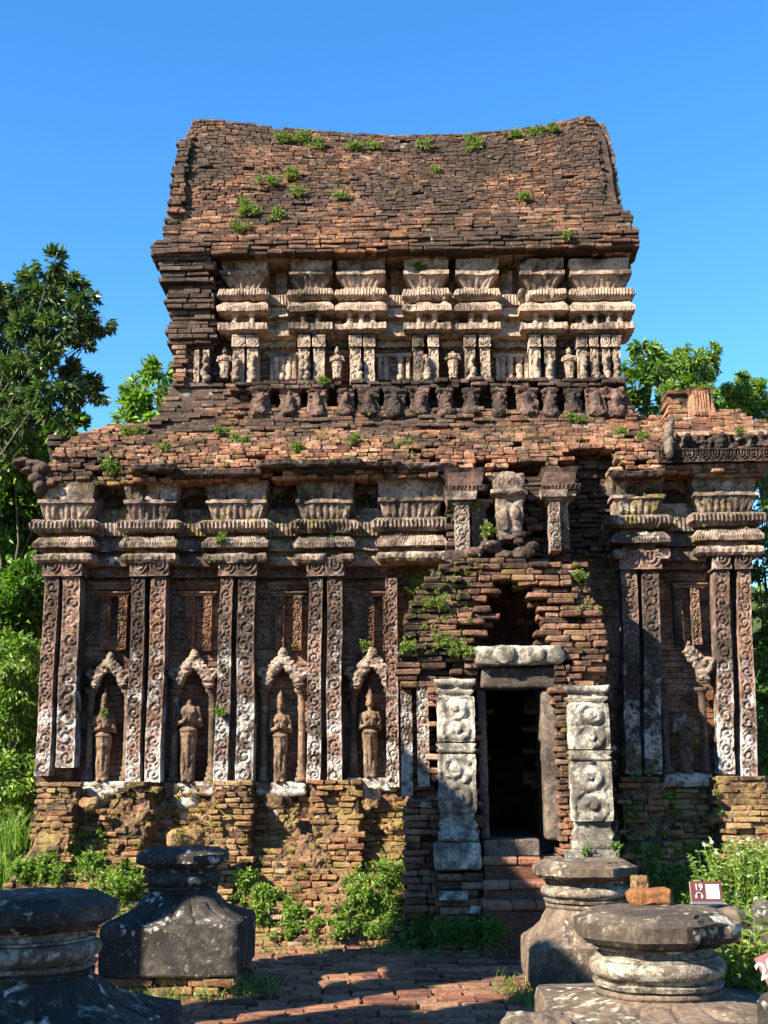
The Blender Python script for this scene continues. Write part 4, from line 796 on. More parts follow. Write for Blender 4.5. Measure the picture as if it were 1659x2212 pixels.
# whitewashed carved door columns on sandstone blocks
def doorcol(px0, px1, yt, yb_, ly, seed, flip):
    x0, z0 = B(px0, yb_, ly); x1, z1 = B(px1, yt, ly); w_ = x1 - x0; H = z1 - z0; xc = (x0 + x1) / 2; m = MB(); hw = w_ / 2; y0 = ly
    rectloft(m, x0 + .01, x1 - .03, y0 + .03, y0 + .34, [(z0 + H * t, o, 0, 1) for t, o in ((0, .02), (.055, .02), (.06, -.01), (.10, .015), (.135, -.02), (.17, -.01), (.9, -.015), (.905, -.02), (.915, .012), (.93, .012), (.935, -.015), (.955, .0), (.965, .025), (1, .03))], step=.02)
    m.disp(.008, 9, seed)
    for ta, tb_, nm_ in ((.175, .53, 0), (.535, .60, 2), (.61, .885, 1)):
        za, zb2 = z0 + H * ta, z0 + H * tb_
        if nm_ == 2: rectloft(m, x0 + .015, x1 - .035, y0 + .01, y0 + .2, [(za, -.01, 0, 1), (za + .03, .025, 0, 1), (za + .05, .0, 0, 1), (za + .09, .03, 0, 1), (zb2, -.01, 0, 1)], step=.02, wear=.05); continue
        asp = (zb2 - za) / (x1 - x0); pt = scroll(asp, seed * 3 + nm_, .35, per=asp / 2.001)
        bulge = lambda U, Tt: 1 + .04 * np.sin(np.pi * ((Tt * 2) % 1)) * (np.abs(U - .5) > -1)
        relief(m, lambda U, Tt: (xc - .01 + (U - .5) * (x1 - x0 - .03) * bulge(U, Tt), za + (zb2 - za) * Tt + 0 * U), y0 + .015, .05, lambda U, Tt: .55 * pt(U, Tt) + .5 * np.sin(np.pi * ((Tt * 2) % 1)) * np.sin(np.pi * U) ** .6, 30, int((zb2 - za) / .008), back=.2, v=.6)
    rm = m; rm.disp(.007, 16, seed + 4)
    o = rm.build('door_column', M['white'], T, smooth=True)
    return o
dc1 = doorcol(949, 1028, 1466, 1818, PY - .12, 5, 1); dc2 = doorcol(1240, 1317, 1480, 1838, PY - .12, 6, 1)
x0, z0 = B(939, 1882, PY - .18); x1, z1 = B(1040, 1820, PY - .18); eroded('plinth', x0, x1, PY - .16, PY + .35, z0, z1, 'white', .018, .006, parent=dc1, seed=7)
x0, z0 = B(1226, 1870, PY - .16); x1, z1 = B(1341, 1836, PY - .16); eroded('plinth', x0, x1, PY - .15, PY + .35, z0, z1, 'white', .018, .006, parent=dc2, seed=8)
# brick footings under the columns, three pale bricks
for px0, px1, yt in ((940, 1040, 1884), (1220, 1344, 1872)):
    mb = MB(); x0, z1 = B(px0, yt, PY - .16); x1 = Bx(px1, 1900, PY - .16); brickwall(mb, -.03, z1 - .01, x0, x1, PY - .15, dep=.5, h=.075, L=(.18, .34), rough=.012, miss=0, pit=.01); mb.build('column_footing', M['porch'], T)
for a, b_, c, d in ((949, 1012, 1945, 1926), (1016, 1058 - 18, 1976, 1958), (1010, 1040, 2005, 1990)):
    mb = MB(); x0, z0 = B(a, c, PY - .19); x1, z1 = B(b_, d, PY - .19); block(mb, x0, x1, PY - .185, PY - .05, z0, z1, .6, ch=.012); mb.build('pale_brick', M['white'], T)
# ruined aedicule above the porch
PA = -.95; az = lambda py: B(1100, py, PA)[1]
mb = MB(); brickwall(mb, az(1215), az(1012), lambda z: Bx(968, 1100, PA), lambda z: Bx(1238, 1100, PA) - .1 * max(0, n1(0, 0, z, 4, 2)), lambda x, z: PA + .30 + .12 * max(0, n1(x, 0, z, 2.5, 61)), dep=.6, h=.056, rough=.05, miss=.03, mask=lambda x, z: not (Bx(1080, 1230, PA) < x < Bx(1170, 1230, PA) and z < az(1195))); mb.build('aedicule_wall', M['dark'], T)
for i, (a, b_, yt, yb_, cap0, ly) in enumerate(((985, 1013, 1092, 1200, 1062, PA), (1190, 1208, 1085, 1190, 1062, PA), (1212, 1226, 1085, 1185, 1062, PA + .08), (1020, 1050, 1098, 1190, 1075, PA + .12))):
    mb = MB(); x0, z0 = B(a, yb_, ly); x1, z1 = B(b_, yt, ly)
    relief(mb, lambda U, Tt: (x0 + U * (x1 - x0) + 0 * Tt, z0 + (z1 - z0) * Tt + 0 * U), ly, .02, scroll((z1 - z0) / (x1 - x0), i + 200, .9), 12, 44, back=.35, v=.6); zc = az(cap0)
    rectloft(mb, x0 - .01, x1 + .01, ly, PA + .4, [(z1 + .002, .0, 0, 1), (z1 + .03, .03, 0, 1), (z1 + .05, .02, 0, 1), (z1 + .055, .06, .01, .03), (zc, .07, .01, .03)], step=.015, wear=.04, seed=i); mb.disp(.01, 9, i); mb.build('aedicule_pilaster', M['corn'], T)
for a, b_, c, d in ((972, 1040, 1062, 1012), (1182, 1240, 1060, 1010)): mb = MB(); x0, z0 = B(a, c, PA); x1, z1 = B(b_, d, PA); rectloft(mb, x0, x1, PA, PA + .6, [(z0, .03, .01, .03), (z0 + .05, .05, .015, .035), (z0 + .07, .0, 0, 1), (z1 - .05, .02, 0, 1), (z1, .05, 0, 1)], step=.014, wear=.08, seed=a); mb.disp(.018, 7, 4); mb.build('aedicule_cornice', M['row'], T)
mb = MB(); x, z = B(1100, 1150, PA)
xa, za = B(1074, 1166, PA); xb_, zb_ = B(1128, 1072, PA); rectloft(mb, xa, xb_, PA - .03, PA + .3, [(za, -.03, 0, 1), (za + .08, -.01, 0, 1), (za + .25, .0, 0, 1), (zb_ - .03, .01, 0, 1), (zb_, .0, 0, 1), (zb_ + .005, .05, 0, 1), (zb_ + .05, .055, 0, 1), (zb_ + .055, .02, 0, 1), (zb_ + .16, .03, 0, 1), (zb_ + .24, -.03, 0, 1), (zb_ + .28, -.08, 0, 1)], step=.02, wear=.08)
for k_ in range(7): ball(mb, (xa + .03 + k_ * .032, PA - .05, zb_ + .13 + .05 * math.sin(k_ * .5)), (.014, .02, .07))
ball(mb, ((xa + xb_) / 2 - .05, PA - .03, za + .2), (.05, .04, .12)); ball(mb, ((xa + xb_) / 2 + .06, PA - .03, za + .28), (.045, .035, .08))
remesh(mb, .011, 'n', 0, .022, 13, 2).build('carved_panel', M['corn'], T, smooth=True)
mb = MB()
for px, py, s in ((1130, 1195, .1), (1090, 1200, .08), (1150, 1180, .07), (1120, 1170, .05), (1125, 1155, .05), (1020, 1195, .1), (985, 1205, .12), (1060, 1180, .1)): xx, zz = B(px, py, PA); ball(mb, (xx, PA + .02, zz), (s * 1.2, s, s * .7))
remesh(mb, .013, 'n', 1, .035, 9, 2).build('aedicule_rubble', M['row'], T)
# ================================================================ ground and path
mb = MB()
def gf(u, v):
    X = (u - .5) * 2; Y = v; X = np.sign(X) * np.abs(X) ** 2.6 * 400; Y = -30 + (Y ** 2.6) * 630
    Z = .02 * fbm(np.stack([X, Y, 0 * X], 1), .9, 3, 3) - .03
    return np.stack([X, Y, Z], 1)
grid(mb, gf, 260, 260, .5, flip=False)
tag(mb.build('ground', M['soil']), kind='structure')
mb = MB()
def hillf(u, v):
    a = (u - .5) * 2 * math.pi; r = 55 + v * 90; h = np.sin(np.pi * np.clip(v * 1.3, 0, 1)) * (8 + 4 * np.sin(a * 3 + 1) + 3 * np.sin(a * 7)); P = np.stack([r * np.sin(a), r * np.cos(a), h], 1)
    P[:, 2] += 1.6 * fbm(P, .22, 5, 3) * np.clip(v * 6, 0, 1) - .5; return P
grid(mb, hillf, 400, 40, .5, flip=True)
M['wooded'] = stone('wooded_slope', [(.04, .07, .02), (.08, .13, .03), (.14, .20, .05)], stain=.3, lich=0, bump=1.0, sscale=.5, crust=(.02, .035, .012))
tag(mb.build('hills', M['wooded'], smooth=True), kind='structure')
mb = MB(); C = []; H = []; Vv = []; y = 5.2
ang = .04
while y < 12.6:
    l = .135 * random.uniform(.92, 1.1); x = -3.4 + random.uniform(0, .2)
    while x < 3.6:
        q = random.uniform(.20, .34)
        if random.random() > .01: C.append((x + q / 2, y + l / 2 + x * .03, -.012 + random.gauss(0, .006) + .012 * n1(x, y, 0, 1.2, 5))); H.append((q / 2 - random.uniform(.004, .012), l / 2 - random.uniform(.003, .010), .03)); Vv.append(random.random())
        x += q
    y += l
bricks(mb, C, H, Vv, ch=.010, jit=.006, ang=.03)
tag(mb.build('brick_path', M['paver']), kind='structure')
# ================================================================ unseen brick masses added up-sun, shaped to cast the shadows across the court
# (x = -5 faces the court)
def occluder(name, label, secs, x1=-5.0, dx=.45):
    e = empty(name, (x1, sum(s[0] + s[1] for s in secs) / 2 / len(secs), 0)); tag(e, label, 'occluder')
    for i, (ya, yb_, za, zb_) in enumerate(secs):
        mb = MB(); block(mb, -dx, 0, ya - e.location.y, yb_ - e.location.y, za, zb_, .3, jit=0)
        brickwall(mb, za, zb_, ya - e.location.y, yb_ - e.location.y, lambda x, z: 0, dep=.2, h=.075, L=(.2, .35), rough=.02, org=(-.02, 0, 0), du=(0, 1, 0), dn=(-1, 0, 0), backing=False)
        brickwall(mb, za, zb_, -dx, 0, lambda x, z: 0, dep=.2, h=.075, L=(.2, .35), rough=.02, org=(0, ya - e.location.y + .02, 0), du=(1, 0, 0), dn=(0, 1, 0), backing=False)
        mb.build('brick_wall', M['porch'], e)
    return e
RU1 = [(6.70, 7.9, 0, 6.3), (6.0, 6.71, 4.5, 6.05), (5.46, 6.01, 2.6, 6.0)]
RU2 = [(4.3, 4.90, 0, 4.5), (3.5, 4.31, 0, 5.75), (1.6, 3.51, 0, 4.9)]
occluder('shadow_tower', 'added brick tower ruin outside the left edge of the court with a corbelled shoulder', RU1, dx=.25)
occluder('shadow_wall', 'added long brick wall ruin outside the left edge of the court, nearest the viewer', RU2)
# ================================================================ sandstone column bases
def sq(cx, cy, z, r, e, n=64, relf=0):
    """super-ellipse ring: e=2 round, large e square"""
    a = np.linspace(0, 2 * np.pi, n, endpoint=False); c, s = np.cos(a), np.sin(a); k_ = (np.abs(c) ** e + np.abs(s) ** e) ** (-1 / e)
    return np.stack([cx + r * k_ * c, cy + r * k_ * s, 0 * a + z], 1)
def octo(z, r, n=64):
    a = np.linspace(0, 2 * np.pi, n, endpoint=False) - np.pi / 2 + np.pi / 8; k_ = .96 / np.cos(((a + np.pi / 8) % (np.pi / 4)) - np.pi / 8)
    return np.stack([r * k_ * np.cos(a), r * k_ * np.sin(a), 0 * a + z], 1)
def column_base(name, label, loc, mat, zf=.13, capr=.35, hw=.51, seed=0, rz=-YAW, brickfoot=True, chip=None, k=1.0, plinth=.34, bellh=None):
    e = empty(name, loc, rz); tag(e, label, 'column base'); z = zf
    if brickfoot: 
        mb = MB()
        for org, du, dn in (((0, -hw * .93, 0), (1, 0, 0), (0, 1, 0)), ((hw * .93, 0, 0), (0, 1, 0), (-1, 0, 0)), ((-hw * .93, 0, 0), (0, -1, 0), (1, 0, 0)), ((0, hw * .93, 0), (-1, 0, 0), (0, -1, 0))):
            brickwall(mb, -.04, z - .004, -hw * .93, hw * .93, lambda x, q: 0, dep=.2, h=.062, L=(.15, .3), rough=.03, org=org, du=du, dn=dn, backing=False)
        block(mb, -hw * .8, hw * .8, -hw * .8, hw * .8, -.04, z - .01, .2); mb.build('brick_footing', M['base'], e)
    mb = MB(); b0, b1 = z, z + plinth; n = 96
    R_ = [sq(0, 0, b0 + (b1 - b0) * t, hw * s, 46, n) for t, s in ((0, .985), (.04, 1), (.25, 1.003), (.5, 1), (.75, 1.002), (.93, 1), (.985, .985), (1, .965))]
    loft(mb, R_); mb.disp(.010, 5, seed).build('plinth', mat, e, smooth=False)
    mb = MB(); z = b1 - .004; bh = bellh or .27 * k; R_ = []                          # lotus bell: square foot, round neck, petal grooves
    for t in (0, .03, .07, .12, .2, .3, .4, .5, .6, .7, .78, .86, .93, 1):
        r = capr * .78 + (hw * .97 - capr * .78) * np.interp(t, [0, .04, .12, .3, .5, .78, .92, 1], [1, .98, .82, .56, .36, .19, .08, 0]); ee = np.interp(t, [0, .1, .3, .5, 1], [40, 14, 5, 3, 2]); q = sq(0, 0, z + bh * t * .98, r, ee, 192); a = np.arctan2(q[:, 1], q[:, 0])
        g = np.abs(np.sin(a * 8)) ** .35; am = .018 * math.sin(math.pi * min(1, t * 1.15 + .05)) if t < .85 else 0; q[:, :2] *= (1 + am * (g - .8) * 4.2)[:, None]; q[:, 2] -= .02 * (1 - t) * (g < .55); R_.append(q)
    R_ = [sq(0, 0, z - .001, hw * .95, 12, 192)] + R_ + [sq(0, 0, z + bh + .0, capr * .82, 2, 192), sq(0, 0, z + bh + .022, capr * .82, 2, 192), sq(0, 0, z + bh + .024, capr * .76, 2, 192)]
    loft(mb, R_); mb.disp(.008, 6, seed + 1).build('lotus_bell', mat, e, smooth=True)
    mb = MB(); z = z + bh + .022
    pr = [(0, .76), (.012, .80), (.014, .84), (.03, .86), (.034, .76), (.045, .80)] + [(.05 + .085 * k * (1 - math.cos(t)) / 2, .80 + .10 * math.sin(t)) for t in np.linspace(.1, math.pi - .1, 9)] + [(.14 * k, .76), (.146 * k, .82), (.158 * k, .82), (.16 * k, .73), (.19 * k, .72), (.192 * k, .80), (.205 * k, .82)]
    loft(mb, [circ(0, 0, z + dz, capr * r, 64) for dz, r in pr]); mb.disp(.007, 6, seed + 2).build('torus', M['pedlich'] if seed in (2, 3, 4) else mat, e, smooth=False)
    mb = MB(); z = z + .2 * k
    pr = [(0, .82), (.012, .90), (.02, .90), (.022, .98), (.055 * k, 1.07), (.057 * k, 1.075), (.125 * k, 1.07), (.130 * k, 1.04), (.140 * k, .97), (.155 * k, .93), (.158 * k, .88), (.172 * k, .86), (.174 * k, .80)]
    R_ = []
    for dz, r in pr:
        q = octo(z + dz, capr * r)
        if chip: 
            a = np.arctan2(q[:, 1], q[:, 0]); d = np.abs((a - chip + np.pi) % (2 * np.pi) - np.pi); f = np.clip(1 - d / .38, 0, 1) * (1 if dz < .13 * k else .25) * (dz > .01); q[:, :2] *= (1 - .30 * f * (1 + .2 * np.sin(a * 23)))[:, None]
        R_.append(q)
    loft(mb, R_); mb.disp(.005, 7, seed + 3); mb.disp(.004, 28, seed + 9).build('octagonal_cap', mat, e, smooth=False)
    return e, z + .174 * k
def at(px, py, z): p = G(px, py, z); return p
pb = at(396, 1990, .36)
CB1, zt1 = column_base('column_base', 'dark lotus column base on a square block and brick footing, left of the path', (W(396, 1850, 9.7).x, 9.7, 0), M['ped'], capr=.328, seed=1, k=.82, bellh=.19, zf=.165, plinth=.36)
CB2, zt2 = column_base('column_base', 'column base with a pale ring just right of the path before the steps', (W(1262, 1870, 9.4).x, 9.4, 0), M['pedr'], capr=.365, hw=.46, seed=2, zf=.10, plinth=.27, k=.82, bellh=.25)
CB3, zt3 = column_base('column_base', 'large shaded column base cut off by the lower left corner, nearest on the left', (W(75, 1940, 5.95).x, 5.95, 0), M['ped'], capr=.355, hw=.61, seed=3, zf=.04, brickfoot=False, plinth=.44, k=.9, bellh=.22)
CB4, zt4 = column_base('column_base', 'nearest right column base with a chipped brown cap and an orange stone on it', (W(1414, 1985, 5.45).x, 5.45, 0), M['pedr'], capr=.322, hw=.49, seed=4, zf=.0, brickfoot=False, plinth=.63, chip=-.95, k=.84, bellh=.05)
# loose orange laterite brick lying on the near right cap
x0 = W(1349, 1954, 5.72); x1 = W(1441, 1954, 5.72); zb4 = zt4
mb = MB(); block(mb, -(x1.x - x0.x) / 2, (x1.x - x0.x) / 2, -.05, .05, .0, .072, .5, ch=.02)
lat = remesh(mb, .006, 'n', 1, .010, 22, 4).build('loose_stone', M['laterite'], None, smooth=True, loc=((x0.x + x1.x) / 2, 5.62, zb4 - .004), rz=.06); tag(lat, 'rough orange laterite block lying loose on the nearest right column base', 'stone')
def rock(name, label, px, py, Y, s, mat='ped', sq_=(1, 1, .8), cat='stone', seed=0, z=None):
    p = W(px, py, Y); mb = MB(); block(mb, -s * sq_[0], s * sq_[0], -s * sq_[1], s * sq_[1], -s * sq_[2], s * sq_[2], .5, ch=s * .35)
    o = remesh(mb, s * .07, 'n', 2, s * .16, 2.2 / s, seed).build(name, M[mat], None, smooth=True, loc=(p.x, Y, p.z if z is None else z), rz=.2 * seed); tag(o, label, cat); return o
rock('boulder', 'rounded grey boulder at the bottom edge beside the nearest right column base', 1165, 2250, 4.7, .10, 'pedr', (1.3, 1, .9), seed=1)
rock('standing_stone', 'grey standing stone cut off by the right edge behind the leafy plant', 1672, 2030, 7.2, .13, 'ped', (.8, .8, 1.6), seed=2)
rock('boulder', 'rounded grey stone at the right edge below the tilted brown sign', 1694, 2190, 4.9, .085, 'ped', (1, 1, .8), seed=3)
rock('broken_brick', 'broken reddish brick with a pale stone behind the loose orange block', 1395 - 12, 1930, 7.6, .055, 'base', (1.0, .8, 1.9), seed=1)
rock('rubble_stone', 'pinkish brick lump lying behind the dark left column base', 402, 1812, 11.9, .17, 'base', (1.0, .6, .55), seed=2)
rock('sign_block', 'squared grey stone block carrying the brown number 19 sign', 1548, 2000, 6.3, .16, 'pedr', (.85, .7, .62), cat='stone block', seed=0)
# ---------------------------------------------------------------- signs
def text(s, size, mat, parent, loc, nm='number', bold=.012):
    cu = bpy.data.curves.new('t', 'FONT'); cu.body = s; cu.size = size; cu.extrude = .0012; cu.offset = bold * size; cu.align_x = 'CENTER'; cu.align_y = 'CENTER'
    o = bpy.data.objects.new('t', cu); COL.objects.link(o); dg = bpy.context.evaluated_depsgraph_get(); me = bpy.data.meshes.new_from_object(o.evaluated_get(dg)); bpy.data.objects.remove(o)
    o = bpy.data.objects.new(nm, me); COL.objects.link(o); me.materials.clear(); me.materials.append(M['signwhite']); o.parent = parent; o.location = loc; return o
def sign(name, label, loc, w_, h_, num, rot, panel=True):
    """face lies in local xy, +z towards the reader"""
    e = empty(name, loc); e.rotation_euler = rot; tag(e, label, 'sign')
    mb = MB(); block(mb, -w_ / 2, w_ / 2, -h_ / 2, h_ / 2, -.006, 0, .5, ch=.002, jit=0); mb.build('sign_plate', M['signbrown'], e)
    mb = MB(); block(mb, -w_ / 2 - .004, w_ / 2 + .004, -h_ / 2 - .012, -h_ / 2 + .001, -.014, .003, .5, ch=.002, jit=0); block(mb, -w_ / 2, w_ / 2, -h_ / 2 + .002, h_ / 2, -.014, -.0065, .5, ch=.002, jit=0); mb.build('sign_backing', M['metal'], e)
    text(num, h_ * .46, M['signwhite'], e, (-w_ * .245, h_ * .20, .0022), bold=.015)
    mb = MB(); cx, cy, r = -w_ * .245, -h_ * .20, h_ * .155; A = np.linspace(0, math.pi, 15)
    tube(mb, [(cx + math.cos(a) * r, cy + math.sin(a) * r, .002) for a in A], [h_ * .022] * 15, 6)
    for s in (-1, 1): block(mb, cx + s * r - h_ * .045, cx + s * r + h_ * .045, cy - h_ * .13, cy + h_ * .03, .0, .004, .5, ch=h_ * .03, jit=0)
    mb.build('headphone_symbol', M['signwhite'], e)
    if panel: mb = MB(); q = h_ * .36; block(mb, w_ * .20 - q, w_ * .20 + q, -q + .0, q, .0, .002, .5, ch=.001, jit=0); mb.build('white_panel', M['signwhite'], e)
    return e
p = W(1526, 1926, 6.22); sw = (W(1561, 1926, 6.2) - W(1490, 1926, 6.2)).length
sign('number_sign', 'small brown sign reading 19 with a white headphone symbol, on a stone block', (p.x, p.y, p.z), sw, sw * .60, '19', (R(80), R(1.5), R(8)))
p = W(1684, 2108, 4.95); sign('number_sign', 'tilted brown sign reading 20 with a headphone symbol, cut off by the right edge', (p.x, p.y, p.z), .115, .19, '20', (R(70), R(-24), R(-10)), panel=False)
# ================================================================ foliage
LT = np.array([[0, 0, 0], [.5, .38, .10], [.5, -.38, .10], [1, 0, -.12]], float)     # folded leaf: base, sides, tip
def leaves(mb, P, L, ratio=.45, up=.3, v=None, dirs=None):
    n = len(P); d = rng.normal(size=(n, 3)) if dirs is None else dirs + rng.normal(size=(n, 3)) * .35; d[:, 2] += up * 0; d /= np.linalg.norm(d, axis=1)[:, None] + 1e-9
    nn = rng.normal(size=(n, 3)); nn[:, 2] += 1.1; s = np.cross(d, nn); s /= np.linalg.norm(s, axis=1)[:, None] + 1e-9; u = np.cross(s, d)
    L = (np.full(n, L) * rng.uniform(.65, 1.25, n))[:, None, None]
    V = P[:, None] + L * (LT[None, :, 0:1] * d[:, None] + LT[None, :, 1:2] * ratio * 2 * s[:, None] * .62 + LT[None, :, 2:3] * u[:, None])
    i = (np.arange(n) * 4)[:, None]; F = np.concatenate([i + np.array([[0, 2, 3]]), i + np.array([[0, 3, 1]])])
    mb.add(V.reshape(-1, 3), F, np.repeat(rng.random(n) if v is None else v, 4))
def crown_pts(c, r, n, shell=.55):
    d = rng.normal(size=(n, 3)); d /= np.linalg.norm(d, axis=1)[:, None]; rad = rng.uniform(0, 1, n) ** (1 / 3 * (1 + shell)) ; rad = shell + (1 - shell) * rng.random(n) ** .7
    rad *= 1 + .28 * fbm(d, 2.2, int(abs(c[0] * 100)) % 97, 2); return np.array(c) + d * rad[:, None] * np.array(r)
def tree(label, base, clusters, leaf, L, dens, ratio=.4, trunk=.14, shell=.45, limbs=True, seed=0, name='tree', cat='tree', tw=2):
    """clusters [(x,y,z,r)] in world metres"""
    b = Vector(base); e = empty(name, b); tag(e, label, cat); mb = MB(); rg = random.Random(seed)
    cs = [Vector(c[:3]) - b for c in clusters]; rs = [c[3] for c in clusters]; top = sum(cs, Vector()) / len(cs); fork = Vector((top.x * .6, top.y * .6, min(c.z for c in cs) * .75 + .1))
    pts = [Vector((0, 0, -.1)), Vector((fork.x * .25, fork.y * .3, fork.z * .4)), fork, (fork + top) / 2, top]; tube(mb, pts, [trunk * 1.25, trunk, trunk * .8, trunk * .6, trunk * .3], 8)
    mb.disp(trunk * .15, 2 / max(trunk, .05) * .3, seed); mb.build('trunk', M['bark'], e, smooth=True)
    if limbs:
        mb = MB()
        for i, c in enumerate(cs):
            s0 = fork.lerp(top, rg.uniform(0, .8)); m_ = s0.lerp(c, .5) + Vector((rg.uniform(-.2, .2), rg.uniform(-.2, .2), rg.uniform(0, .25))); tube(mb, [s0, m_, c], [trunk * .24, trunk * .13, trunk * .05], 5)
            for q in range(tw): t = c + Vector((rg.uniform(-1, 1), rg.uniform(-1, 1), rg.uniform(-.6, 1))) * rs[i] * .8; tube(mb, [c.lerp(m_, .2), (c + t) / 2 + Vector((0, 0, .05)), t], [trunk * .09, trunk * .06, trunk * .03], 4)
        mb.build('branches', M['bark'], e, smooth=True)
    mb = MB()
    for c, r in zip(cs, rs):
        n = int(dens * r ** 2); ns = max(4, int(n / 60)); sc_ = crown_pts(c, (r, r, r * .85), ns, shell)
        P = (sc_[rng.integers(0, ns, n)] + rng.normal(size=(n, 3)) * r * .17); out = P - np.array(c); leaves(mb, P, L, ratio, dirs=out / (np.linalg.norm(out, axis=1)[:, None] + .01) + np.array([0, 0, -.25]), v=np.clip(rng.normal(.5, .25, n), 0, 1))
    mb.build('crown', M[leaf], e); return e
def cl(lst, Y, jit=.4, k_=1.0, seed=1):
    rg = random.Random(seed); out = []
    for px, py, rp in lst: y = Y + rg.uniform(-jit, jit); p = W(px, py, y); out.append((p.x, y, p.z, rp / FPX * y * k_))
    return out
# tall dark tree at upper left with sky showing through
T1 = [(112, 572, 30), (70, 610, 30), (150, 615, 34), (185, 650, 30), (95, 650, 42), (40, 650, 34), (215, 695, 26), (165, 690, 40), (120, 710, 42), (55, 715, 45), (5, 690, 36), (-40, 640, 50), (180, 745, 26), (100, 775, 40), (50, 800, 45), (0, 760, 50), (150, 800, 30), (190, 830, 28), (215, 850, 18), (135, 845, 36), (85, 860, 36), (30, 870, 40), (-20, 850, 60), (165, 870, 24), (60, 910, 34), (0, 930, 45), (115, 900, 30)]
tree('tall dark glossy-leaved tree at upper left with sky showing between its branches', (-7.6, 15.5, 0), cl(T1, 15.0, .7), 'leafdark', .115, 15500, .34, .09, .1, seed=1, tw=3)
T2 = [(30, 1000, 60), (80, 960, 50), (130, 950, 42), (160, 930, 26), (-20, 1080, 80), (40, 1100, 62), (70, 1180, 60), (0, 1220, 80), (60, 1280, 65), (20, 1360, 75), (100, 1050, 45), (-60, 1300, 80), (60, 1430, 60), (80, 1350, 40), (10, 1500, 70), (50, 1600, 60), (0, 1700, 70), (-60, 1500, 90)]
tree('dense dark green tree filling the gap left of the temple below the tall dark tree', (-7.0, 17.5, 0), cl(T2, 17.0, .8), 'leafmid', .14, 9500, .5, .15, .4, seed=2)
T3 = [(20, 1420, 48), (62, 1400, 34), (-20, 1440, 60), (40, 1480, 48), (82, 1450, 26), (10, 1540, 60), (60, 1560, 44), (30, 1630, 52), (-10, 1680, 60), (50, 1690, 34), (15, 1740, 40), (75, 1500, 28), (72, 1610, 22)]
tree('bright sunlit leafy bush at the left edge beside the temple wall', (-5.3, 14.2, 0), cl(T3, 13.9, .35), 'leafbright', .085, 12500, .42, .05, .45, seed=3, name='bush', cat='bush')
T4 = [(345, 800, 26), (320, 815, 24), (290, 830, 18), (300, 870, 26), (275, 885, 20), (335, 855, 30), (360, 830, 24), (310, 905, 24), (270, 910, 16), (340, 900, 26), (370, 880, 24)]
tree('small bright tree rising behind the left end of the brick ledge', (-2.9, 21.0, 0), cl(T4, 20.0, .5), 'leafbright', .21, 3600, .42, .10, .3, seed=4)
T5 = [(1385, 745, 20), (1405, 770, 28), (1375, 790, 24), (1380, 830, 26), (1365, 860, 24), (1400, 870, 16), (1430, 885, 18), (1420, 800, 26)]
tree('broad-leaved tree directly right of the upper storey wall', (4.4, 19.0, 0), cl(T5, 18.5, .5), 'leafmid', .16, 6000, .5, .10, .3, seed=5)
T6 = [(1430, 800, 30), (1460, 785, 28), (1465, 830, 30), (1500, 775, 28), (1510, 815, 34), (1540, 760, 16), (1530, 790, 22), (1480, 860, 30), (1520, 850, 26), (1445, 850, 28), (1475, 755, 10)]
tree('rounded light green tree behind the ruined corner tower stub', (6.3, 24.0, 0), cl(T6, 23.0, .6), 'leafbright', .10, 17000, .4, .12, .35, seed=6)
T7 = [(1590, 830, 28), (1620, 835, 28), (1575, 860, 24), (1610, 870, 34), (1650, 850, 28), (1670, 890, 40), (1640, 890, 30), (1600, 895, 22), (1560, 880, 16)]
tree('light green tree at the far right above the broken ledge', (8.6, 25.0, 0), cl(T7, 24.0, .6), 'leafbright', .12, 12000, .4, .12, .35, seed=7)
T8 = [(1655, 1100, 26), (1660, 1170, 30), (1650, 1240, 26), (1665, 1300, 34), (1655, 1370, 26), (1665, 1440, 34), (1652, 1520, 24), (1660, 1590, 26), (1668, 1650, 30), (1700, 1200, 60), (1700, 1400, 70), (1700, 1600, 60), (1690, 1040, 40), (1690, 960, 36), (1672, 1720, 30), (1700, 1780, 60), (1640, 1150, 18), (1640, 1230, 16), (1643, 1330, 18), (1645, 1420, 18), (1650, 1480, 20), (1648, 1560, 16), (1655, 1620, 20), (1640, 1060, 20), (1660, 1020, 30)]
tree('dense green tree along the right edge beside the temple corner', (6.2, 16.5, 0), cl(T8, 15.6, .5), 'leafmid', .07, 13000, .5, .12, .45, seed=8)
for i, (x, y, lab) in enumerate(((9.5, 21, 'leafy tree behind the right corner of the temple, filling the gap beside it'), (-8.5, 22, 'leafy tree behind the left corner of the temple, deep in the foliage'), (-12, 24, 'distant spreading tree beyond the left foliage, outside the view'), (-10, 32, 'distant tall tree behind the temple on the left, hidden by nearer leaves'), (13, 27, 'distant spreading tree beyond the right edge'), (1.5, 40, 'distant tree directly behind the temple, hidden by it'))):
    cs = [(x + random.uniform(-2.5, 2.5), y + random.uniform(-2, 2), random.uniform(.8, 5.4 if i < 3 else 4), random.uniform(1.0, 1.7)) for _ in range(20)]; tree(lab, (x, y, 0), cs, 'leafmid', .24, 900, .45, .2, .4, seed=20 + i)
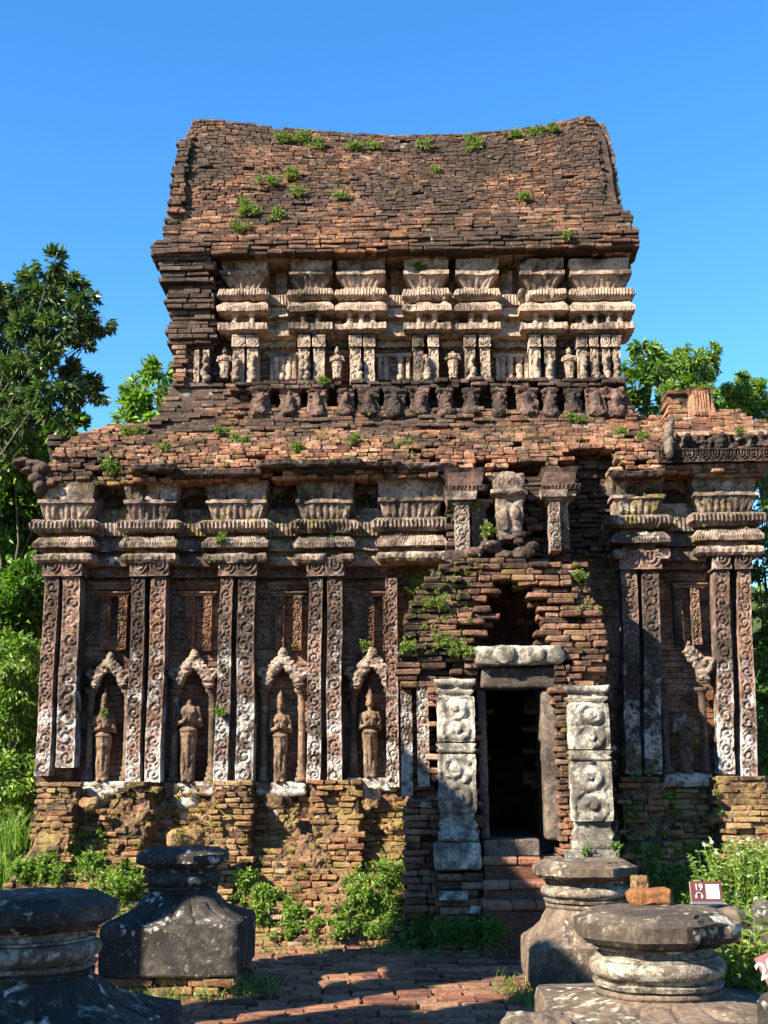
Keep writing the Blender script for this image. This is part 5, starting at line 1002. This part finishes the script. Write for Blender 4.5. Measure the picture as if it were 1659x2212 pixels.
# ================================================================ weeds, shrubs, grass
bpy.context.view_layer.update(); DG = bpy.context.evaluated_depsgraph_get()
def hit(px, py):
    d = ray(px, py).normalized(); ok, loc, nrm, _, ob, _ = S.ray_cast(DG, Vector((0, 0, CAMZ)), d); return (loc, nrm, ob.name) if ok else (None, None, None)
def tuftmesh(mb, c, r, n, L, ratio=.4, lift=.5, stems=True):
    """low herb: short stems with leaves along them"""
    ns = max(3, n // 9); c = np.array(c)
    for _ in range(ns):
        a = random.uniform(0, 6.28); d = np.array([math.cos(a) * random.uniform(.2, 1), -abs(math.sin(a)) * .5 - .25 * random.random(), random.uniform(-.25, 1) * lift * 1.6]); ln = r * random.uniform(.5, 1.15); m_ = max(3, n // ns)
        t = np.linspace(.25, 1, m_)[:, None]; P = c + d * ln * t + np.array([0, 0, -.15]) * ln * t ** 2 * (1 - lift); leaves(mb, P, L, ratio, dirs=np.tile(d, (m_, 1)) * .5 + rng.normal(size=(m_, 3)) * .8, v=np.clip(rng.normal(.55, .25, m_), 0, 1))
WL = [  # px, py, radius px, leaf count, label
 (612, 305, 22, 260, 'spreading green weed high on the left of the curved roof'), (650, 300, 26, 300, 'second weed from the left just below the roof ridge'), (682, 315, 18, 160, 'small weed at the right end of the left roof clump'),
 (770, 322, 24, 240, 'green weed below the dip of the roof ridge, left of centre'), (805, 318, 18, 160, 'weed right beside the one left of centre under the roof ridge'), (918, 315, 20, 200, 'weed under the middle of the roof ridge'),
 (1025, 305, 20, 240, 'upright bushy weed on the roof ridge right of centre'), (1022, 322, 18, 140, 'flat weed just under the upright bushy one on the roof'), (1110, 300, 26, 240, 'weed mat on the rising right part of the roof ridge'), (1160, 292, 24, 260, 'weed near the right roof horn'), (1195, 280, 16, 140, 'topmost weed on the right roof horn'),
 (632, 378, 20, 190, 'weed halfway up the left part of the roof'), (580, 405, 26, 280, 'leafy weed on the lower left roof slope'), (545, 455, 34, 420, 'largest weed on the roof, dark leaves above the left eave'), (605, 468, 22, 200, 'weed to the right of the largest roof weed'), (525, 495, 22, 180, 'weed just above the left eave'), (640, 420, 18, 140, 'small weed in the middle of the left roof slope'),
 (735, 425, 22, 130, 'thin weed on the centre of the roof'), (1130, 430, 18, 150, 'single dark green weed low on the right half of the roof'), (940, 370, 14, 90, 'tiny weed right of centre on the roof'), (1225, 515, 14, 110, 'weed on the right eave'),
 (697, 824, 16, 130, 'bright weed on the upper storey ledge below a small pilaster'), (905, 582, 14, 110, 'yellowish weed on the upper frieze blocks'), (1078, 590, 14, 90, 'weed in the dark joint of the right upper frieze'),
 (290, 935, 26, 260, 'weed at the left end of the brick ledge'), (248, 1015, 28, 260, 'hanging weed on the left ledge above the first arched niche'), (356, 972, 14, 100, 'small weed in the left ledge courses'), (475, 940, 24, 170, 'thin weed on the ledge under the upper left corner'), (520, 950, 20, 150, 'weed on the ledge right of the thin one'), (638, 972, 18, 170, 'round weed in the middle of the ledge left half'), (770, 955, 16, 160, 'upright weed on the ledge left of centre'), (873, 960, 28, 260, 'broad weed on the ledge at the centre'), (1245, 910, 26, 180, 'thin branching weed on the right part of the ledge'), (1385, 945, 16, 140, 'small dark weed near the upright stone leaf'), (1335, 935, 20, 130, 'weed left of the small dark one on the right ledge'), (1590, 935, 14, 80, 'weed on the broken carving of the right ledge'),
 (480, 1165, 12, 90, 'small weed on the third cornice block'), (1045, 1150, 24, 220, 'bright leaning weed on the ledge over the porch'), (910, 1270, 38, 420, 'leafy weed mass on the left slope of the porch'), (935, 1310, 30, 260, 'dark green weed below the leafy mass on the porch slope'), (885, 1400, 20, 160, 'weed on the left shoulder of the porch bricks'), (960, 1400, 40, 300, 'weed trailing along the porch brick beside the lintel'), (1012, 1408, 20, 120, 'weed tip reaching the pale lintel'),
 (790, 1400, 14, 90, 'thin weed above the fourth niche'), (482, 1540, 14, 110, 'weed growing on the third pilaster pair'), (225, 1540, 12, 70, 'grassy weed on the shoulder of the first statue'), (1115, 1268, 10, 26, 'few broad leaves hanging in the dark porch arch'), (705, 1370, 9, 50, 'wisp of weed in the groove of the fourth pilaster pair'), (1250, 1245, 18, 150, 'weed in the shaded corner right of the porch'),
]
for px, py, rp, n, lab in WL:
    loc, nrm, nm = hit(px, py)
    if loc is None: loc, nrm, nm = hit(px, py + 16)
    if loc is None or loc.y < 10.2: continue
    e_l = rp / FPX * loc.y; mb = MB(); e_l *= 1.45
    for q in range(5): tuftmesh(mb, (random.uniform(-.5, .5) * e_l, -.02, random.uniform(-.3, .3) * e_l), e_l * random.uniform(.4, .8), int(n * .5), .036, .36, .45)
    o = mb.build('weed', M['weed'], None, loc=loc + Vector((0, -.02, 0))); tag(o, lab, 'weed', 'weeds growing on the temple masonry')
# small herbs and moss too many to count
def scatter(name, regions, n, L, mat, rp=(4, 11), leafn=(8, 22), ratio=.4, lift=.5, label=None, cat='ground cover', ok=None):
    mb = MB(); c = 0
    for _ in range(n):
        x0, y0, x1, y1 = random.choice(regions) if not isinstance(regions[0], tuple) or len(regions[0]) == 4 else regions
        px, py = random.uniform(x0, x1), random.uniform(y0, y1); loc, nrm, nm = hit(px, py)
        if loc is None or loc.y > 16 or loc.y < 10.3 or 'torus' in nm or 'cap' in nm or (ok and not ok(loc, nrm, nm)): continue
        tuftmesh(mb, loc + Vector((0, -.01, 0)), random.uniform(*rp) / FPX * loc.y, random.randint(*leafn), L, ratio, lift); c += 1
    if c: tag(mb.build(name, M[mat]), label, cat, kind='stuff')
scatter('wall_herbs', [(400, 270, 1300, 520), (500, 550, 1300, 900), (330, 900, 1400, 1000), (100, 1040, 960, 1230), (180, 1260, 860, 1400), (870, 1230, 1020, 1420), (1230, 1180, 1340, 1330), (860, 1230, 1010, 1420), (100, 1040, 960, 1230), (1320, 1000, 1640, 1200)], 420, .028, 'weed', (4, 9), (7, 16), label='tiny herbs and sprigs rooted in the joints of the temple bricks')
dryok = lambda l, n_, m_: 'base' in m_ or 'rubble' in m_ or 'niche' in m_
scatter('dry_moss', [(180, 1690, 300, 1800), (320, 1700, 460, 1830), (380, 1690, 480, 1800), (560, 1750, 700, 1900), (600, 1780, 870, 1900), (780, 1700, 880, 1850), (140, 1800, 300, 1900), (520, 1800, 620, 1880)], 330, .022, 'dry', (5, 12), (14, 30), .5, .3, label='yellow-brown dry moss clinging to the temple base', ok=dryok)
scatter('dry_moss', [(975, 1190, 1050, 1250), (880, 1230, 960, 1330)], 30, .02, 'dry', (4, 9), (12, 24), .5, .3, label='yellow dry moss on the ledge over the porch')
scatter('base_plants', [(0, 1850, 130, 1910), (20, 1860, 300, 1905), (150, 1800, 230, 1900), (170, 1900, 300, 1990), (235, 1880, 330, 1960), (500, 1910, 650, 2010), (560, 1985, 880, 2030), (740, 1880, 870, 1990), (800, 1850, 875, 1960), (620, 1960, 860, 2025)], 460, .042, 'leafbright', (9, 20), (18, 40), .42, .6, label='bright green herbs growing along the foot of the temple base')
scatter('shaded_plants', [(870, 1985, 1090, 2040), (860, 2000, 1080, 2050), (900, 1990, 1085, 2035), (1250, 1830, 1500, 1960), (1330, 1600, 1560, 1900), (1400, 1860, 1560, 1960), (1380, 1900, 1500, 1960)], 330, .05, 'leafmid', (8, 18), (18, 36), .4, .6, label='dark green herbs in the shade around the porch')
SH = [(530, 1900, 26, 'round bright green herb clump behind the dark left column base, at its right'), (575, 1935, 34, 'bushy herb clump at the foot of the base, right of the left column base'), (560, 1975, 26, 'low herb clump against the brick path, right of the left column base'), (845, 1890, 34, 'tall leafy herb clump against the shaded porch corner'), (775, 1935, 34, 'wide herb clump left of the porch corner'), (820, 1955, 30, 'herb clump just under the tall one at the porch corner'), (55, 1880, 30, 'herb clump at the far left foot of the temple'), (195, 1860, 26, 'tall weedy herb left of the left column base'), (265, 1915, 34, 'herb clump directly behind the left shoulder of the left column base'), (110, 1885, 30, 'herb clump above the nearest left column base'), (230, 1960, 26, 'herb clump between the two left column bases')]
for px, py, rp, lab in SH:
    loc, nrm, nm = hit(px, py + rp * .6)
    if loc is None or loc.y < 10.2: continue
    mb = MB(); r = rp / FPX * loc.y
    for _ in range(16): tuftmesh(mb, (random.uniform(-1, 1) * r * .8, random.uniform(-.5, .2) * r, random.uniform(0, .9) * r), r * .6, 34, .05, .42, .8)
    tag(mb.build('herb_clump', M['leafbright'], loc=loc), lab, 'herb', 'herbs along the temple foot')
def blades(mb, c, r, n, h, w_=.006, lean=.5):
    for _ in range(n):
        a = random.uniform(0, 6.28); q = random.random() ** .5 * r; b = np.array([c[0] + math.cos(a) * q, c[1] + math.sin(a) * q, c[2]]); d = np.array([random.gauss(0, lean), random.gauss(0, lean), 1.0]); hh = h * random.uniform(.4, 1.1); s = np.array([math.sin(a * 3), math.cos(a * 3), 0]) * w_
        P = [b - s, b + s, b + d * hh * .5 - s * .8, b + d * hh * .5 + s * .8, b + d * hh + np.array([d[0], d[1], -.5]) * hh * .25]; mb.add(np.array(P), [np.array([[0, 1, 3, 2]]), np.array([[2, 3, 4]])], min(1, max(0, random.gauss(.5, .25))))
for (pts, n, h, lab) in (
    ([(-1.95, 9.12), (-1.7, 9.08), (-1.45, 9.05), (-1.2, 9.1), (-1.02, 9.3), (-1.0, 9.7), (-.95, 9.5), (-2.1, 9.2)], 60, .16, 'tall grass and sprigs around the foot of the left column base'),
    ([(1.0, 9.0), (.95, 9.3), (1.05, 9.6), (1.3, 8.95), (1.0, 9.15), (1.1, 8.85)], 60, .16, 'grass around the foot of the column base right of the path'),
    ([(-.6, 11.6), (-.1, 11.7), (.4, 11.3), (.9, 11.25), (-1, 11.5), (.1, 11.5), (1.3, 11.2)], 60, .07, 'short grass fringe between the path and the temple')):
    mb = MB()
    for x, y in pts:
        blades(mb, (x, y, 0), .20, n // 2, h * 1.2, .004, .6)
        for _ in range(12): tuftmesh(mb, (x + random.uniform(-.15, .15), y + random.uniform(-.12, .12), .01), .09 if h > .1 else .06, 14, .032, .35, .9)
    tag(mb.build('grass', M['weed']), lab, 'grass', kind='stuff')
mb = MB()
for _ in range(5200):
    x = random.uniform(-9, 9); y = random.uniform(3.5, 22)
    if -3.5 < x < 3.7 and y < 13 or (-4.4 < x < 4.6 and y > 11.5 and y < 18.5): continue
    blades(mb, (x, y, -.02), .12, 9, .18, .008)
tag(mb.build('grass', M['leafmid']), 'rough grass around the court outside the brick path', 'grass', kind='stuff')
mb = MB(); 
for px, py in ((10, 1800), (25, 1830), (35, 1790), (5, 1850), (20, 1770), (45, 1780), (0, 1880), (15, 1860)): p = W(px, py, 12.8); blades(mb, (p.x, 12.8, max(0, p.z - .25)), .16, 70, .45, .007, .25)
tag(mb.build('grass', M['leafbright']), 'long pale grass at the far left beside the temple base', 'grass', kind='stuff')
# flowering shrub and leafy plants at right
def shrub(label, base, hgt, rad, nst, L, ratio, mat, flowers=0, name='shrub', lean=.35, fr=.012, dens=26):
    e = empty(name, base); tag(e, label, name.replace('_', ' ')); mb = MB(); ml = MB(); mf = MB(); FL = []
    for k_ in range(6): an = k_ * 1.047; P6 = np.array([[0, 0, 0], [math.cos(an - .35) * fr, -.002, math.sin(an - .35) * fr], [math.cos(an) * fr * 1.3, -.006, math.sin(an) * fr * 1.3], [math.cos(an + .35) * fr, -.002, math.sin(an + .35) * fr]]); mf.add(P6, np.array([[0, 1, 2, 3]]))
    ball(mf, (0, 0, 0), fr * .45); fme = mf.mesh('flower'); fme.materials.append(M['petal'])
    for _ in range(nst):
        a = random.uniform(0, 6.28); q = rad * random.random() ** .6; tip = Vector((math.cos(a) * q, math.sin(a) * q * .7, hgt * random.uniform(.6, 1.05))); b = Vector((tip.x * .35, tip.y * .35, 0)); m_ = (b + tip) / 2 + Vector((random.uniform(-.04, .04), random.uniform(-.04, .04), .03)); tube(mb, [b, m_, tip], [.006, .0045, .002], 5)
        t = np.sort(rng.uniform(.15, 1, dens)); P = np.array([list(b.lerp(m_, k_ * 2) if k_ < .5 else m_.lerp(tip, k_ * 2 - 1)) for k_ in t]); dr = rng.normal(size=(dens, 3)); dr[:, 2] = np.abs(dr[:, 2]) * .4 + .1; leaves(ml, P, L, ratio, dirs=dr, v=np.clip(rng.normal(.55, .25, dens), 0, 1))
        if flowers and random.random() < flowers:
            FL.append(tip)
    mb.build('stems', M['weed'], e); ml.build('leaves', M[mat], e)
    for q in FL[:60]:
        o = bpy.data.objects.new('flower', fme); COL.objects.link(o); o.parent = e; o.location = q; o.rotation_euler = (random.uniform(-.5, .5), random.uniform(-.5, .5), random.uniform(-.6, .6))
    return e
p = W(1600, 2000, 8.6); shrub('bright shrub dotted with small white flowers at the right edge before the temple', (p.x + .10, 8.7, 0), 1.08, .42, 220, .046, .40, 'leafbright', .2, 'flowering_shrub', dens=52)
p = W(1620, 2060, 5.9); shrub('broad-leaved green plant between the near right column base and the right edge', (p.x + .05, 5.9, .30), .62, .30, 56, .075, .34, 'weed', 0, 'leafy_plant', dens=22)
p = W(1560, 2200, 4.75); shrub('leafy plant across the lower right corner in front of the nearest base', (p.x + .12, 4.78, .30), .30, .30, 46, .045, .42, 'weed', 0, 'corner_plant', dens=16)
for i, (px, py0, py1, lab) in enumerate(((1508, 2128, 2075, 'thin green sprig standing on the plinth of the nearest right base, leftmost'), (1528, 2128, 2090, 'second thin sprig on the plinth of the nearest right base'), (1570, 2126, 2068, 'tallest thin sprig at the right of the nearest base plinth'), (1376, 2125, 2098, 'small two-leaved seedling at the foot of the nearest lotus bell'))):
    loc, nrm, nm = hit(px, py0); h_ = (py0 - py1) / FPX * loc.y; mb = MB(); tube(mb, [(0, 0, 0), (.004, 0, h_ * .5), (0, 0, h_)], [.003, .002, .0015], 5); P = np.array([[0, 0, h_ * t] for t in np.linspace(.3, 1, 7)]); leaves(mb, P, .026, .35); tag(mb.build('sprig', M['weed'], loc=loc), lab, 'sprig', 'sprigs on the nearest base')
